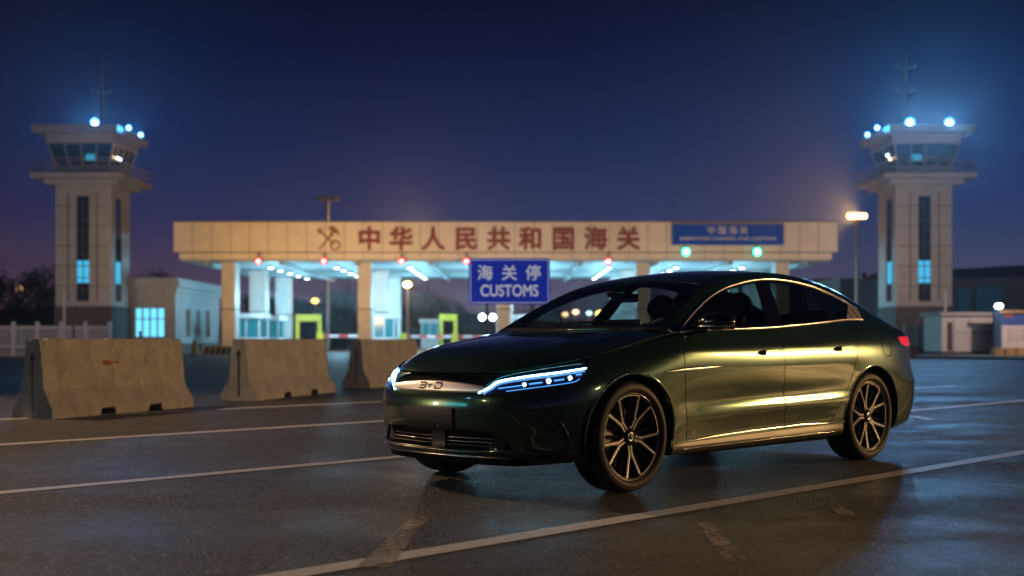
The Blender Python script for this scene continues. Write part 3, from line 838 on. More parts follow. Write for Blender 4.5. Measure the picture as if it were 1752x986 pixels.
# scuttle between bonnet and glass
cw_a = [(float(xh(y)) - .03, y) for y in np.linspace(-.79, .79, 30)]
def Cm(x, y):
    q = q_at_y(x, y); q = np.where(np.asarray(y) > 0, 2 - q, q); return Umap(x, q) - np.array([0, 0, .006])
bx = lambda y: float(np.interp(abs(y), -Umap(base[:, 0], base[:, 1])[::-1, 1] * 1.0, base[::-1, 0]))
cow = cw_a + [(bx(y) + .03, y) for y in np.linspace(.79, -.79, 30)]
patch('scuttle_panel', Cm, cow, M_PLA, CAR, step=.05, skirt=0, ref=(0, 0, -50))
# wipers
for y0, y1 in ((-.50, .12), (.10, .62)):
    ys = np.linspace(y0, y1, 20)
    pts_ = [Cm([bx(y) + .012 + .03 * (1 - abs(2 * (i / 19) - 1))], [y])[0] + np.array([-.0, 0, .024]) for i, y in enumerate(ys)]
    MB().tube([tuple(p) for p in pts_], .007, 6).build('wiper', M_DARK, CAR)

# ---- inside of the body, dark so that gaps read as gaps
for sgn in (1, -1):
    f = lambda t, z, s=sgn: Lmap(s * np.asarray(t), z) - np.stack([np.interp(t, TG, NX_), s * np.interp(t, TG, NY_), 0 * np.asarray(t)], -1) * .024
    inn = [(t, zb_t(t) + .004) for t in np.linspace(.0, t_at_x(-.5), 20)] + ff(txz(arch_pts(0, .43, 180 - arch_a(.22, .43), arch_a(.22, .43), 40))) + \
          ff(txz(arch_pts(WB, .43, 180 - arch_a(.24, .43), arch_a(.24, .43), 40))) + [(t, zb_t(t) + .004) for t in np.linspace(t_at_x(3.42), T_END, 20)] + [(t, zt_t(t) - .006) for t in np.linspace(T_END, 0.0, 80)]
    patch('body_inner', f, inn, M_DARK, CAR, holes=[], step=.09, skirt=0)
ub = MB()
ub.prism([(-.42 * 0 - .70, -.60), (-.78, -.4), (-.80, 0), (-.78, .4), (-.70, .60), (-.45, .66), (.45, .66), (.5, .84), (2.40, .84), (2.45, .66), (3.4, .66), (3.75, .6), (3.85, 0), (3.75, -.6), (3.4, -.66), (2.45, -.66), (2.40, -.84), (.5, -.84), (.45, -.66), (-.45, -.66)], 'z', .19, .26)
ub.build('underbody', M_DARK, CAR)
for xx in (0, WB):
    for sgn in (1, -1):
        lb = MB(); r = .425; n = 28; vs = []; fs = []
        for k in range(n + 1):
            a = math.radians(-14 + 208 * k / n)
            for yy in (.90, .58): vs.append((xx + r * math.cos(a), -sgn * yy, .345 + r * math.sin(a)))
        for k in range(n): fs.append((2 * k, 2 * k + 1, 2 * k + 3, 2 * k + 2))
        b = len(vs); vs.append((xx, -sgn * .58, .345)); fs += [(2 * k + 1, b, 2 * k + 3) for k in range(n)]
        lb.add(vs, fs); lb.build('arch_liner', M_DARK, CAR)

# ---- mirror (only the one on this side shows in the photograph)
for sgn in (1,):
    bm = bmesh.new(); bmesh.ops.create_uvsphere(bm, u_segments=28, v_segments=18, radius=1)
    for v in bm.verts:
        x, y, z = v.co
        ez = 1.0 if z > 0 else .82
        xx = x * .098 if x < 0 else x * .055
        yy = y * .128; taper = 1 - .12 * (y + 1) / 2
        sx = abs(x) ** .9
        zz = z * .072 * ez * (1 - .18 * max(0, -y))
        v.co = (.735 + xx + .03 * (-y) * .4, sgn * (-1.025 + yy), 1.062 + zz * taper + .004)
    if sgn < 0: bmesh.ops.reverse_faces(bm, faces=bm.faces[:])
    mb = MB().frombm(bm, True); MIR = mb.build('side_mirror', M_BLK, CAR)
    MB().box(.787, .792, min(sgn * -1.12, sgn * -.93), max(sgn * -1.12, sgn * -.93), 1.02, 1.11, .002).build('mirror_glass', M_MIRR, MIR)
    arm = MB(); arm.cyl((.70, sgn * -.97, 1.018), (.66, sgn * -.845, 1.012), .024, .034, n=12); arm.build('mirror_arm', M_BLK, MIR)
    # bright strip along the front of the housing
    pts_ = []
    for k in range(22):
        u = -1 + 2 * k / 21
        yy = -1.025 - u * .118 + .0; xx = .735 - .099 * math.sqrt(max(0, 1 - (u * .93) ** 2)) - .012 * (u * .0) + .012 * u
        pts_.append((xx - .003, sgn * yy, 1.040 + .002 * u))
    MB().tube(pts_, .0065, 8).build('mirror_strip', M_CHR, MIR)
    pts2 = [(pts_[0][0] + .01, pts_[0][1], 1.038), (.665, sgn * -.90, 1.016), (.60, sgn * -.868, 1.007)]
    MB().tube(pts2, .006, 8).build('mirror_strip', M_CHR, MIR)

# ---- wheels
def make_wheel():
    W = empty('wheel'); W.parent = CAR
    tp = [(.268, -.096), (.276, -.109), (.284, -.117), (.298, -.1222), (.302, -.1245), (.306, -.1225), (.320, -.121), (.332, -.114), (.3405, -.102), (.3445, -.088), (.346, -.060), (.338, -.058), (.338, -.050), (.3465, -.048), (.347, -.008), (.339, -.006), (.339, .006), (.347, .008), (.3465, .048), (.338, .05), (.338, .058), (.346, .060), (.3445, .088), (.3405, .102), (.332, .114), (.318, .121), (.292, .1225), (.254, .112), (.246, .100)]
    t = MB().lathe(tp, n=96); t.build('tyre', M_RUB, W, True)
    rp = [(.200, .10), (.215, .07), (.213, -.03), (.222, -.070), (.230, -.094), (.240, -.103), (.2435, -.1035), (.246, -.1065), (.2525, -.1075), (.2535, -.104), (.250, -.098)]
    rim = MB().lathe(rp, n=96).build('rim', M_RIM, W, True)
    P = lambda r, a, y: (r * math.cos(a), y, r * math.sin(a))
    yr = lambda r: -.082 - .018 * ((r - .05) / .19) ** 1.5
    sp = MB(); cut = MB(); sec = MB()
    def bar(mb, r0, a0, r1, a1, w0, w1, dy, th, n=10):
        """tapered bar in the face of the wheel, following its dish"""
        p0 = np.array([r0 * math.cos(a0), r0 * math.sin(a0)]); p1 = np.array([r1 * math.cos(a1), r1 * math.sin(a1)])
        d = p1 - p0; d /= np.linalg.norm(d); nn = np.array([-d[1], d[0]]); vs = []
        for k in range(n + 1):
            u = k / n; c = p0 + (p1 - p0) * u; w = (w0 + (w1 - w0) * u) / 2; y = yr(np.linalg.norm(c)) + dy
            for s, yy in ((-1, y + th), (-1, y), (1, y), (1, y + th)):
                q = c + nn * w * s; vs.append((q[0], yy, q[1]))
        fs = []
        for k in range(n):
            for j in range(3): fs.append((4 * k + j, 4 * k + j + 1, 4 * k + 4 + j + 1, 4 * k + 4 + j))
        fs += [(0, 1, 2, 3), (4 * n + 3, 4 * n + 2, 4 * n + 1, 4 * n)]
        mb.add(vs, fs)
    for k in range(5):
        a = math.radians(59 - 72 * k); h = math.radians(14.2)
        bar(sp, .040, a, .108, a, .046, .034, 0, .035)
        for s in (-1, 1):
            am = a + s * math.radians(5)
            bar(sp, .098, am, .238, a + s * h, .024, .019, 0, .028)
            bar(cut, .104, a + s * math.radians(5.6), .240, a + s * (h + .008), .0055, .0055, -.0022, .004)
            bar(cut, .050, a + s * math.radians(14), .106, a + s * math.radians(6), .005, .006, -.0022, .004)
            # deeper black blades
            bar(sec, .05, a + s * math.radians(22), .232, a + s * math.radians(26), .02, .013, .018, .02)
        # bright arc on the lip between neighbouring forks
        a0, a1 = a + h, a + math.radians(72) - h; n = 14
        for i in range(n):
            q0, q1 = a0 + (a1 - a0) * i / n, a0 + (a1 - a0) * (i + 1) / n
            bar(cut, .2395, q0,   .2395, q1, .005, .005, -.003, .004, 1)
    rs_ = sp.build('spoke', M_RIM, rim); cut.build('spoke_edge', M_CUT, rim); sec.build('inner_spoke', M_DARK, rim)
    MB().lathe([(.0, -.094), (.024, -.094), (.031, -.091), (.034, -.086), (.050, -.080), (.058, -.062)], n=36).build('hub_cap', M_RIM, rim, True)
    em = MB().lathe([(.020, -.0945), (.0235, -.0975), (.027, -.0945)], n=32)
    for a in (0, 60, 120): em.box(-.002, .002, -.0965, -.0945, -.016, .016)
    em.build('hub_emblem', M_CUT, rim)
    for k in range(5):
        a = math.radians(59 + 36 - 72 * k)
    nu = MB()
    for k in range(5):
        a = math.radians(95 - 72 * k); nu.cyl(P(.045, a, -.062), P(.045, a, -.078), .009, n=6)
    nu.build('wheel_nut', M_DCHR, rim)
    MB().lathe([(.07, -.030), (.172, -.030), (.172, -.006), (.07, -.006)], n=64).build('brake_disc', M_DISC, W)
    cl = MB(); n = 10; vs = []
    for k in range(n + 1):
        a = math.radians(150 + 60 * k / n)
        for r, y in ((.125, -.045), (.190, -.045), (.190, .02), (.125, .02)): vs.append(P(r, a, y))
    fs = [(4 * k + j, 4 * k + (j + 1) % 4, 4 * k + 4 + (j + 1) % 4, 4 * k + 4 + j) for k in range(n) for j in range(4)] + [(0, 1, 2, 3), (4 * n + 3, 4 * n + 2, 4 * n + 1, 4 * n)]
    cl.add(vs, fs).build('brake_caliper', M_CAL, W)
    return W
w0 = make_wheel()
WHEELS = [w0]
for x, s, ra in ((0, 1, 0), (WB, 1, 23), (0, -1, 40), (WB, -1, 10)):
    w = w0 if (x, s) == (0, 1) else copy_tree(w0, CAR)
    w.location = (x, -s * .805, .347)
    w.rotation_euler = (0, R(ra), 0 if s > 0 else math.pi)
for w in [o for o in bpy.data.objects if o.name.split('.')[0] in ('rim',) and o.parent and o.parent.name.startswith('wheel')]:
    w.scale = (1.085, 1, 1.085)

# ---- cabin
def soft_box(name, c, size, bev, m, parent, rot=0):
    mb = MB().box(-size[0] / 2, size[0] / 2, -size[1] / 2, size[1] / 2, -size[2] / 2, size[2] / 2, bev)
    o = mb.build(name, m, parent, True); o.location = c; o.rotation_euler = (0, rot, 0); return o
for yy in (-.37, .37):
    st = empty('seat', (1.62, yy, .50)); st.parent = CAR
    soft_box('cushion', (-.10, 0, -.02), (.54, .52, .18), .06, M_SEAT, st, R(-8))
    soft_box('backrest', (.22, 0, .27), (.15, .50, .62), .06, M_SEAT, st, R(14))
    hr = MB().ball((0, 0, 0), 1, (.055, .135, .105), 20, 14).build('headrest', M_SEAT, st, True); hr.location = (.27, 0, .71); hr.rotation_euler = (0, R(12), 0)
rb = empty('rear_bench', (2.55, 0, .5)); rb.parent = CAR
soft_box('cushion', (-.1, 0, 0), (.5, 1.25, .18), .06, M_SEAT, rb)
soft_box('backrest', (.28, 0, .28), (.16, 1.25, .6), .06, M_SEAT, rb, R(20))
for yy in (-.4, .4): soft_box('headrest', (.36, yy, .62), (.10, .26, .15), .045, M_SEAT, rb, R(15))
soft_box('dashboard', (.78, 0, .90), (.42, 1.42, .20), .08, M_TRIM, CAR, R(4))
soft_box('centre_screen', (.99, 0.0, 1.0), (.02, .34, .2), .006, M_BLK, CAR, R(-8))
sw = MB().lathe([(.178 + .014 * math.cos(a), .014 * math.sin(a)) for a in np.linspace(0, 2 * math.pi, 12, endpoint=False)], axis='x', n=40, close=True)
sw.cyl((0, -.17, 0), (0, .17, 0), .014); sw.cyl((0, 0, 0), (0, 0, -.17), .014); sw.cyl((-.03, 0, 0), (.02, 0, 0), .06)
swo = sw.build('steering_wheel', M_TRIM, CAR); swo.location = (1.06, -.37, .93); swo.rotation_euler = (0, R(-24), 0)
soft_box('rear_view_mirror', (1.0, 0, 1.255), (.03, .25, .065), .014, M_BLK, CAR, R(10))
soft_box('sensor_pod', (.98, 0, 1.315), (.16, .20, .05), .02, M_BLK, CAR, R(-26))
# ================================================================ THE PLACE
def asphalt_mat(name):
    m = bpy.data.materials.new(name); m.use_nodes = True
    nt = m.node_tree; N = nt.nodes; Lk = nt.links; b = N['Principled BSDF']
    tc = N.new('ShaderNodeTexCoord')
    def noise(scale, det=6, rough=.6):
        n = N.new('ShaderNodeTexNoise'); n.inputs['Scale'].default_value = scale; n.inputs['Detail'].default_value = det; n.inputs['Roughness'].default_value = rough
        Lk.new(tc.outputs['Object'], n.inputs['Vector']); return n
    def rng_(src, a, b_, c, d):
        r = N.new('ShaderNodeMapRange'); r.inputs['From Min'].default_value = a; r.inputs['From Max'].default_value = b_
        r.inputs['To Min'].default_value = c; r.inputs['To Max'].default_value = d; Lk.new(src, r.inputs['Value']); return r.outputs['Result']
    def math_(op, a, b_):
        q = N.new('ShaderNodeMath'); q.operation = op
        for i, v in enumerate((a, b_)):
            if isinstance(v, (int, float)): q.inputs[i].default_value = v
            else: Lk.new(v, q.inputs[i])
        return q.outputs['Value']
    big, mid, fine = noise(.35, 4), noise(2.2, 6, .7), noise(13, 8, .75)
    vor = N.new('ShaderNodeTexVoronoi'); vor.inputs['Scale'].default_value = 62; Lk.new(tc.outputs['Object'], vor.inputs['Vector'])
    # dark wandering cracks and tar seams
    dis = N.new('ShaderNodeMixRGB'); dis.inputs['Fac'].default_value = .12
    wn = noise(1.3, 5); Lk.new(tc.outputs['Object'], dis.inputs['Color1']); Lk.new(wn.outputs['Color'], dis.inputs['Color2'])
    ck = N.new('ShaderNodeTexVoronoi'); ck.feature = 'DISTANCE_TO_EDGE'; ck.inputs['Scale'].default_value = .23
    Lk.new(dis.outputs['Color'], ck.inputs['Vector'])
    crack = rng_(ck.outputs['Distance'], .0, .012, .45, 1.0)
    v = math_('MULTIPLY', rng_(big.outputs['Fac'], .3, .7, .75, 1.25), rng_(mid.outputs['Fac'], .25, .75, .7, 1.3))
    v = math_('MULTIPLY', v, rng_(fine.outputs['Fac'], .32, .68, .42, 1.6))
    sp = N.new('ShaderNodeSeparateColor'); Lk.new(vor.outputs['Color'], sp.inputs['Color'])
    v = math_('MULTIPLY', v, rng_(sp.outputs['Red'], 0, 1, .3, 1.7))
    v = math_('MULTIPLY', v, crack)
    v = math_('MULTIPLY', v, rng_(sp.outputs['Green'], .90, .94, 1.0, 3.6))            # pale stones
    # wheel tracks along the bays and drips of oil
    mp = N.new('ShaderNodeMapping'); mp.inputs['Rotation'].default_value = (0, 0, R(-45.35)); mp.inputs['Scale'].default_value = (.10, 1.0, 1); Lk.new(tc.outputs['Object'], mp.inputs['Vector'])
    tk = N.new('ShaderNodeTexNoise'); tk.inputs['Scale'].default_value = 1.1; tk.inputs['Detail'].default_value = 5; Lk.new(mp.outputs['Vector'], tk.inputs['Vector'])
    v = math_('MULTIPLY', v, rng_(tk.outputs['Fac'], .35, .65, .62, 1.25))
    oil = noise(1.6, 3, .5); oilf = rng_(oil.outputs['Fac'], .64, .70, 0, 1)
    v = math_('MULTIPLY', v, rng_(oil.outputs['Fac'], .64, .70, 1.0, .45))
    sc = N.new('ShaderNodeVectorMath'); sc.operation = 'SCALE'; sc.inputs[0].default_value = (.034, .0325, .032); Lk.new(v, sc.inputs['Scale'])
    Lk.new(sc.outputs['Vector'], b.inputs['Base Color'])
    ro = math_('ADD', rng_(big.outputs['Fac'], .35, .65, .40, .60), rng_(mid.outputs['Fac'], .3, .7, -.08, .10))
    ro = math_('ADD', ro, math_('MULTIPLY', oilf, -.14)); ro = math_('ADD', ro, rng_(tk.outputs['Fac'], .35, .65, -.06, .08))
    Lk.new(ro, b.inputs['Roughness'])
    hgt = math_('ADD', math_('MULTIPLY', vor.outputs['Distance'], -.8), math_('MULTIPLY', fine.outputs['Fac'], 1.0))
    bp = N.new('ShaderNodeBump'); bp.inputs['Strength'].default_value = 1.0; bp.inputs['Distance'].default_value = .030
    Lk.new(hgt, bp.inputs['Height']); Lk.new(bp.outputs['Normal'], b.inputs['Normal'])
    return m
M_ASPH = asphalt_mat('asphalt')

def paint_line_mat(name, color, wear, soft=.06):
    """road paint: worn through to the asphalt in flecks"""
    m = bpy.data.materials.new(name); m.use_nodes = True
    nt = m.node_tree; N = nt.nodes; Lk = nt.links; b = N['Principled BSDF']; out = N['Material Output']
    tc = N.new('ShaderNodeTexCoord')
    n1 = N.new('ShaderNodeTexNoise'); n1.inputs['Scale'].default_value = 26; n1.inputs['Detail'].default_value = 8; n1.inputs['Roughness'].default_value = .75
    n2 = N.new('ShaderNodeTexNoise'); n2.inputs['Scale'].default_value = 2.0; n2.inputs['Detail'].default_value = 4
    for n in (n1, n2): Lk.new(tc.outputs['Object'], n.inputs['Vector'])
    ad = N.new('ShaderNodeMath'); ad.operation = 'MULTIPLY_ADD'; ad.inputs[1].default_value = .6
    Lk.new(n2.outputs['Fac'], ad.inputs[0]); Lk.new(n1.outputs['Fac'], ad.inputs[2])
    mr = N.new('ShaderNodeMapRange'); mr.inputs['From Min'].default_value = wear - soft; mr.inputs['From Max'].default_value = wear + soft
    Lk.new(ad.outputs['Value'], mr.inputs['Value'])
    mr2 = N.new('ShaderNodeMapRange'); mr2.inputs['From Min'].default_value = .3; mr2.inputs['From Max'].default_value = .7; mr2.inputs['To Min'].default_value = .55; mr2.inputs['To Max'].default_value = 1.1
    Lk.new(n1.outputs['Fac'], mr2.inputs['Value'])
    sc = N.new('ShaderNodeVectorMath'); sc.operation = 'SCALE'; sc.inputs[0].default_value = color; Lk.new(mr2.outputs['Result'], sc.inputs['Scale'])
    Lk.new(sc.outputs['Vector'], b.inputs['Base Color']); b.inputs['Roughness'].default_value = .55
    tr = N.new('ShaderNodeBsdfTransparent'); mx = N.new('ShaderNodeMixShader')
    Lk.new(mr.outputs['Result'], mx.inputs['Fac']); Lk.new(tr.outputs['BSDF'], mx.inputs[1]); Lk.new(b.outputs['BSDF'], mx.inputs[2])
    Lk.new(mx.outputs['Shader'], out.inputs['Surface'])
    return m
M_LINE = paint_line_mat('bay_line_paint', (.82, .82, .82), .60)
M_WORN = paint_line_mat('worn_marking_paint', (.44, .39, .33), .79, .12)

g = MB().add([(-230, -60, 0), (230, -60, 0), (230, 300, 0), (-230, 300, 0)], [(0, 1, 2, 3)]).build('ground', M_ASPH)
tag(g, kind='structure')

LD = np.array([math.cos(R(45.35)), math.sin(R(45.35))]); LN = np.array([LD[1], -LD[0]])
def strip(name, n_off, s0, s1, w, m, z=.004, kink=0):
    pts = []
    c = LN * n_off
    n = max(2, int(abs(s1 - s0) / .25)); L_, R_ = [], []
    for k in range(n + 1):
        s = s0 + (s1 - s0) * k / n
        j = (random.random() - .5) * .006
        L_.append(c + LD * s + LN * (w / 2 + j)); R_.append(c + LD * s - LN * (w / 2 - j))
    vs = [(p[0], p[1], z) for p in L_] + [(p[0], p[1], z) for p in R_]
    o = MB().add(vs, [(k, k + 1, n + 2 + k, n + 1 + k) for k in range(n)]).build(name, m)
    return tag(o, kind='structure')
for n_off, s0, s1 in ((-4.03, -3.5, 24), (-7.48, -2, 24), (-10.91, -4, 24), (-14.36, 2, 24), (-.55, -2, 20)):
    strip('bay_line', n_off, s0, s1, .145, M_LINE)
def px_ground(x, y):
    d = CAM_H * F_PX / (y - HZ); return np.array([wx(x, d), d])
def mark(name, a, b, w0, w1, m):
    a, b = px_ground(*a), px_ground(*b); d = b - a; L_ = np.linalg.norm(d); d /= L_; n = np.array([-d[1], d[0]])
    k = 8; vs = []
    for i in range(k + 1):
        u = i / k; w = (w0 + (w1 - w0) * u) / 2 * (1 + .25 * (random.random() - .5)); c = a + d * L_ * u
        vs += [(*(c + n * w), .005), (*(c - n * w), .005)]
    return tag(MB().add(vs, [(2 * i, 2 * i + 1, 2 * i + 3, 2 * i + 2) for i in range(k)]).build(name, m), kind='structure')
mark('worn_marking', (640, 972), (722, 882), .14, .10, M_WORN)
mark('worn_marking', (1262, 962), (1203, 896), .10, .07, M_WORN)
mark('worn_marking', (1455, 884), (1404, 854), .10, .06, M_WORN)
mark('kerb_dash', (1562, 713), (1594, 719), .12, .12, M_LINE)

# ---------------------------------------------------------------- concrete barriers
def concrete_mat(name, color, stain=.6):
    m = bpy.data.materials.new(name); m.use_nodes = True
    nt = m.node_tree; N = nt.nodes; Lk = nt.links; b = N['Principled BSDF']
    tc = N.new('ShaderNodeTexCoord')
    oi = N.new('ShaderNodeObjectInfo')
    off = N.new('ShaderNodeVectorMath'); off.operation = 'ADD'
    sc0 = N.new('ShaderNodeVectorMath'); sc0.operation = 'SCALE'; sc0.inputs[0].default_value = (37, 11, 5); Lk.new(oi.outputs['Random'], sc0.inputs['Scale'])
    Lk.new(tc.outputs['Object'], off.inputs[0]); Lk.new(sc0.outputs['Vector'], off.inputs[1])
    def noise(scale, det, vec=None, rough=.6):
        n = N.new('ShaderNodeTexNoise'); n.inputs['Scale'].default_value = scale; n.inputs['Detail'].default_value = det; n.inputs['Roughness'].default_value = rough
        Lk.new(vec or off.outputs['Vector'], n.inputs['Vector']); return n
    mp = N.new('ShaderNodeMapping'); mp.inputs['Scale'].default_value = (5, 5, .6); Lk.new(off.outputs['Vector'], mp.inputs['Vector'])
    a, f, st = noise(3.2, 8, None, .7), noise(38, 5), noise(1.0, 6, mp.outputs['Vector'], .65)
    def rng_(src, x0, x1, y0, y1):
        r = N.new('ShaderNodeMapRange'); r.inputs['From Min'].default_value = x0; r.inputs['From Max'].default_value = x1; r.inputs['To Min'].default_value = y0; r.inputs['To Max'].default_value = y1
        Lk.new(src, r.inputs['Value']); return r.outputs['Result']
    def mul(p, q):
        k = N.new('ShaderNodeMath'); k.operation = 'MULTIPLY'; Lk.new(p, k.inputs[0]); Lk.new(q, k.inputs[1]); return k.outputs['Value']
    v = mul(rng_(a.outputs['Fac'], .3, .7, 1 - .30 * stain, 1.15), rng_(f.outputs['Fac'], .3, .7, .62, 1.2))
    v = mul(v, rng_(st.outputs['Fac'], .52, .75, 1.0, 1 - .45 * stain))
    # small pits
    vo = N.new('ShaderNodeTexVoronoi'); vo.inputs['Scale'].default_value = 26; Lk.new(off.outputs['Vector'], vo.inputs['Vector'])
    v = mul(v, rng_(vo.outputs['Distance'], .05, .13, .55, 1.0))
    s = N.new('ShaderNodeVectorMath'); s.operation = 'SCALE'; s.inputs[0].default_value = color; Lk.new(v, s.inputs['Scale'])
    Lk.new(s.outputs['Vector'], b.inputs['Base Color']); b.inputs['Roughness'].default_value = .85
    bp = N.new('ShaderNodeBump'); bp.inputs['Strength'].default_value = .5; bp.inputs['Distance'].default_value = .006
    Lk.new(f.outputs['Fac'], bp.inputs['Height']); Lk.new(bp.outputs['Normal'], b.inputs['Normal'])
    return m
M_CONC = concrete_mat('barrier_concrete', (.38, .365, .335), .75)
M_REBAR = mat('rusty_steel', (.10, .055, .035), .7, .5)
M_REDP = mat('red_spray_paint', (.33, .06, .035), .7)
BH = .965
def barrier(near, far, label, length):
    """precast barrier; 'near' and 'far' are ground points of the lit face's two bottom corners"""
    near, far = np.array(near), np.array(far); d = (far - near) / np.linalg.norm(far - near); n = np.array([-d[1], d[0]])  # n points away from the lit face
    rz = math.atan2(d[1], d[0])
    o0 = near + n * .31
    prof = [(-.31, 0), (-.31, .10), (-.165, .345), (-.105, .945), (-.09, BH), (.09, BH), (.105, .945), (.165, .345), (.31, .10), (.31, 0)]
    pr = resample([np.array(p) for p in prof], .045)
    n_l = int(length / .06); vs = []; fs = []; m = len(pr)
    for i in range(n_l + 1):
        x = length * i / n_l
        for p in pr:
            q = np.array([x, p[0], p[1]])
            e = min(x, length - x)
            k = .004
            if e < .02: k = .008
            worn = .12 if (e < .07 or p[1] < .06 or p[1] > .93) else .012
            if random.random() < worn: q = q * np.array([1, .965, .985]); p = q[1:]; x = min(max(x, .014), length - .014)
            vs.append((x + (random.random() - .5) * k, p[0] + (random.random() - .5) * k, max(0, p[1] + (random.random() - .5) * k * (p[1] > .01))))
    for i in range(n_l):
        for j in range(m): fs.append((i * m + j, i * m + (j + 1) % m, (i + 1) * m + (j + 1) % m, (i + 1) * m + j))
    fs += [tuple(range(m - 1, -1, -1)), tuple(n_l * m + j for j in range(m))]
    mb = MB().add(vs, fs); b = mb.build('concrete_barrier', M_CONC)
    cut = MB()
    for c in (.36, .70):
        cx_ = length * c; cut.prism([(cx_ - .16, -.01), (cx_ - .13, .085), (cx_ + .12, .095), (cx_ + .15, -.01)], 'y', -.5, .5)
    for x0, x1 in ((-.05, .035), (length - .035, length + .05)): cut.box(x0, x1, -.022, .022, .06, .80)
    for x0 in (-.02, length - .08): cut.box(x0, x0 + .10, -.042, .042, .70, .755)
    co = cut.build('cutter', M_CONC)
    md = b.modifiers.new('b', 'BOOLEAN'); md.object = co; md.operation = 'DIFFERENCE'; md.solver = 'EXACT'; md.use_self = True
    bpy.context.view_layer.update()
    me = bpy.data.meshes.new_from_object(b.evaluated_get(bpy.context.evaluated_depsgraph_get()))
    b.modifiers.clear(); b.data = me; bpy.data.objects.remove(co)
    b.location = (o0[0], o0[1], 0); b.rotation_euler = (0, 0, rz)
    tag(b, label, 'barrier', 'concrete barriers left of the car')
    return b, rz
gp = lambda x, y: px_ground(x, y)
b1, _ = barrier(gp(90, 717.5), gp(331, 696.5), 'large concrete barrier with red paint marks and a wire lifting loop, leftmost of the row', float(np.linalg.norm(gp(331, 696.5) - gp(90, 717.5))))
b2, _ = barrier(gp(439, 686), gp(575, 671), 'middle concrete barrier of the row, plain and unmarked', float(np.linalg.norm(gp(575, 671) - gp(439, 686))))
b3, _ = barrier(gp(633, 664.5), gp(633 + 112, 655), 'concrete barrier farthest along the row, partly hidden by the car nose', 2.7)
lp = MB(); lp.tube([(1.98, -.03, BH - .03), (1.98, -.03, BH + .085), (2.0, 0, BH + .095), (2.06, .01, BH + .095), (2.075, .02, BH + .08), (2.075, .02, BH - .03)], .008, 8)
lp.build('lifting_loop', M_REBAR, b1)
# spray marks on the sloping upper face
def on_face(x, z): u = (z - .345) / (.945 - .345); return (x, -.165 + .060 * u - .006, z)
def spray(name, pts, w):
    q = smooth_line(np.array(pts), 5); vs = []
    for i, p in enumerate(q):
        ww = w * (.6 + .8 * random.random()) / 2
        d = q[min(i + 1, len(q) - 1)] - q[max(i - 1, 0)]; d /= np.linalg.norm(d) + 1e-9; nn = np.array([-d[1], d[0]])
        for s in (1, -1): vs.append(on_face(*(p + nn * ww * s)))
    MB().add(vs, [(2 * i, 2 * i + 1, 2 * i + 3, 2 * i + 2) for i in range(len(q) - 1)]).build(name, M_REDP, b1)
LB1 = float(np.linalg.norm(gp(331, 696.5) - gp(90, 717.5)))
spray('paint_mark', [(LB1 * .395, .655), (LB1 * .42, .675), (LB1 * .445, .655), (LB1 * .42, .640), (LB1 * .395, .655)], .04)
spray('paint_mark', [(LB1 * .44, .655), (LB1 * .48, .658), (LB1 * .52, .67)], .018)
spray('paint_mark', [(LB1 * .70, .74), (LB1 * .703, .69), (LB1 * .712, .62)], .018)

# ---------------------------------------------------------------- customs road sign
M_SBLUE = mat('sign_blue', (.003, .022, .42), .5, spec=.08, noise=(3, .08))
M_SWHITE = mat('sign_white', (.55, .57, .68), .4)
M_POST = mat('dark_post', (.03, .03, .032), .45, .6)
D_S = 21.5; sw_ = (941 - 802) * D_S / F_PX; sh_ = (521 - 442) * D_S / F_PX
sx, sz = wx(871.5, D_S), wz(481.5, D_S)
SIGN = empty('road_sign', (sx, D_S, 0)); tag(SIGN, 'blue road sign lettered CUSTOMS on two dark posts behind the car bonnet', 'road sign')
def rrect(w, h, r, n=6):
    p = []
    for cx_, cy_, a0 in ((w / 2 - r, h / 2 - r, 0), (-w / 2 + r, h / 2 - r, 90), (-w / 2 + r, -h / 2 + r, 180), (w / 2 - r, -h / 2 + r, 270)):
        for k in range(n + 1):
            a = R(a0 + 90 * k / n); p.append((cx_ + r * math.cos(a), cy_ + r * math.sin(a)))
    return p
pn = MB().prism([(x, z + sz) for x, z in rrect(sw_, sh_, .045)], 'y', -.012, .012).build('panel', M_SBLUE, SIGN)
bo, bi = rrect(sw_ - .05, sh_ - .05, .035), rrect(sw_ - .074, sh_ - .074, .028)
n = len(bo); vs = [(x, -.0145, z + sz) for x, z in bo] + [(x, -.0145, z + sz) for x, z in bi] 
MB().add(vs, [(i, (i + 1) % n, n + (i + 1) % n, n + i) for i in range(n)]).build('border', M_SWHITE, pn)
kx = D_S / F_PX
for ch, px in (('海', 830), ('关', 871.5), ('停', 912.5)):
    t = text_obj('character', ch, 27.5 * kx, M_SWHITE, pn, .002, .0045); t.location = ((px - 871.5) * kx, -.015, wz(468, D_S) - .01); t.rotation_euler = (R(90), 0, 0)
t = text_obj('lettering', 'CUSTOMS', 27.5 * kx, M_SWHITE, pn, .002, .006); t.location = (0, -.015, wz(498.5, D_S)); t.rotation_euler = (R(90), 0, 0)
w_t = max(v.co.x for v in t.data.vertices) - min(v.co.x for v in t.data.vertices); t.scale = (99 * kx / w_t, 1, 1)
for px in (833.5, 911):
    MB().cyl(((px - 871.5) * kx, .035, 0), ((px - 871.5) * kx, .035, sz + sh_ / 2 - .05), .026, n=16).build('post', M_POST, SIGN)
    for zz in (sz - .25, sz + .25): MB().box((px - 871.5) * kx - .035, (px - 871.5) * kx + .035, .0125, .062, zz - .02, zz + .02).build('clamp', M_POST, SIGN)

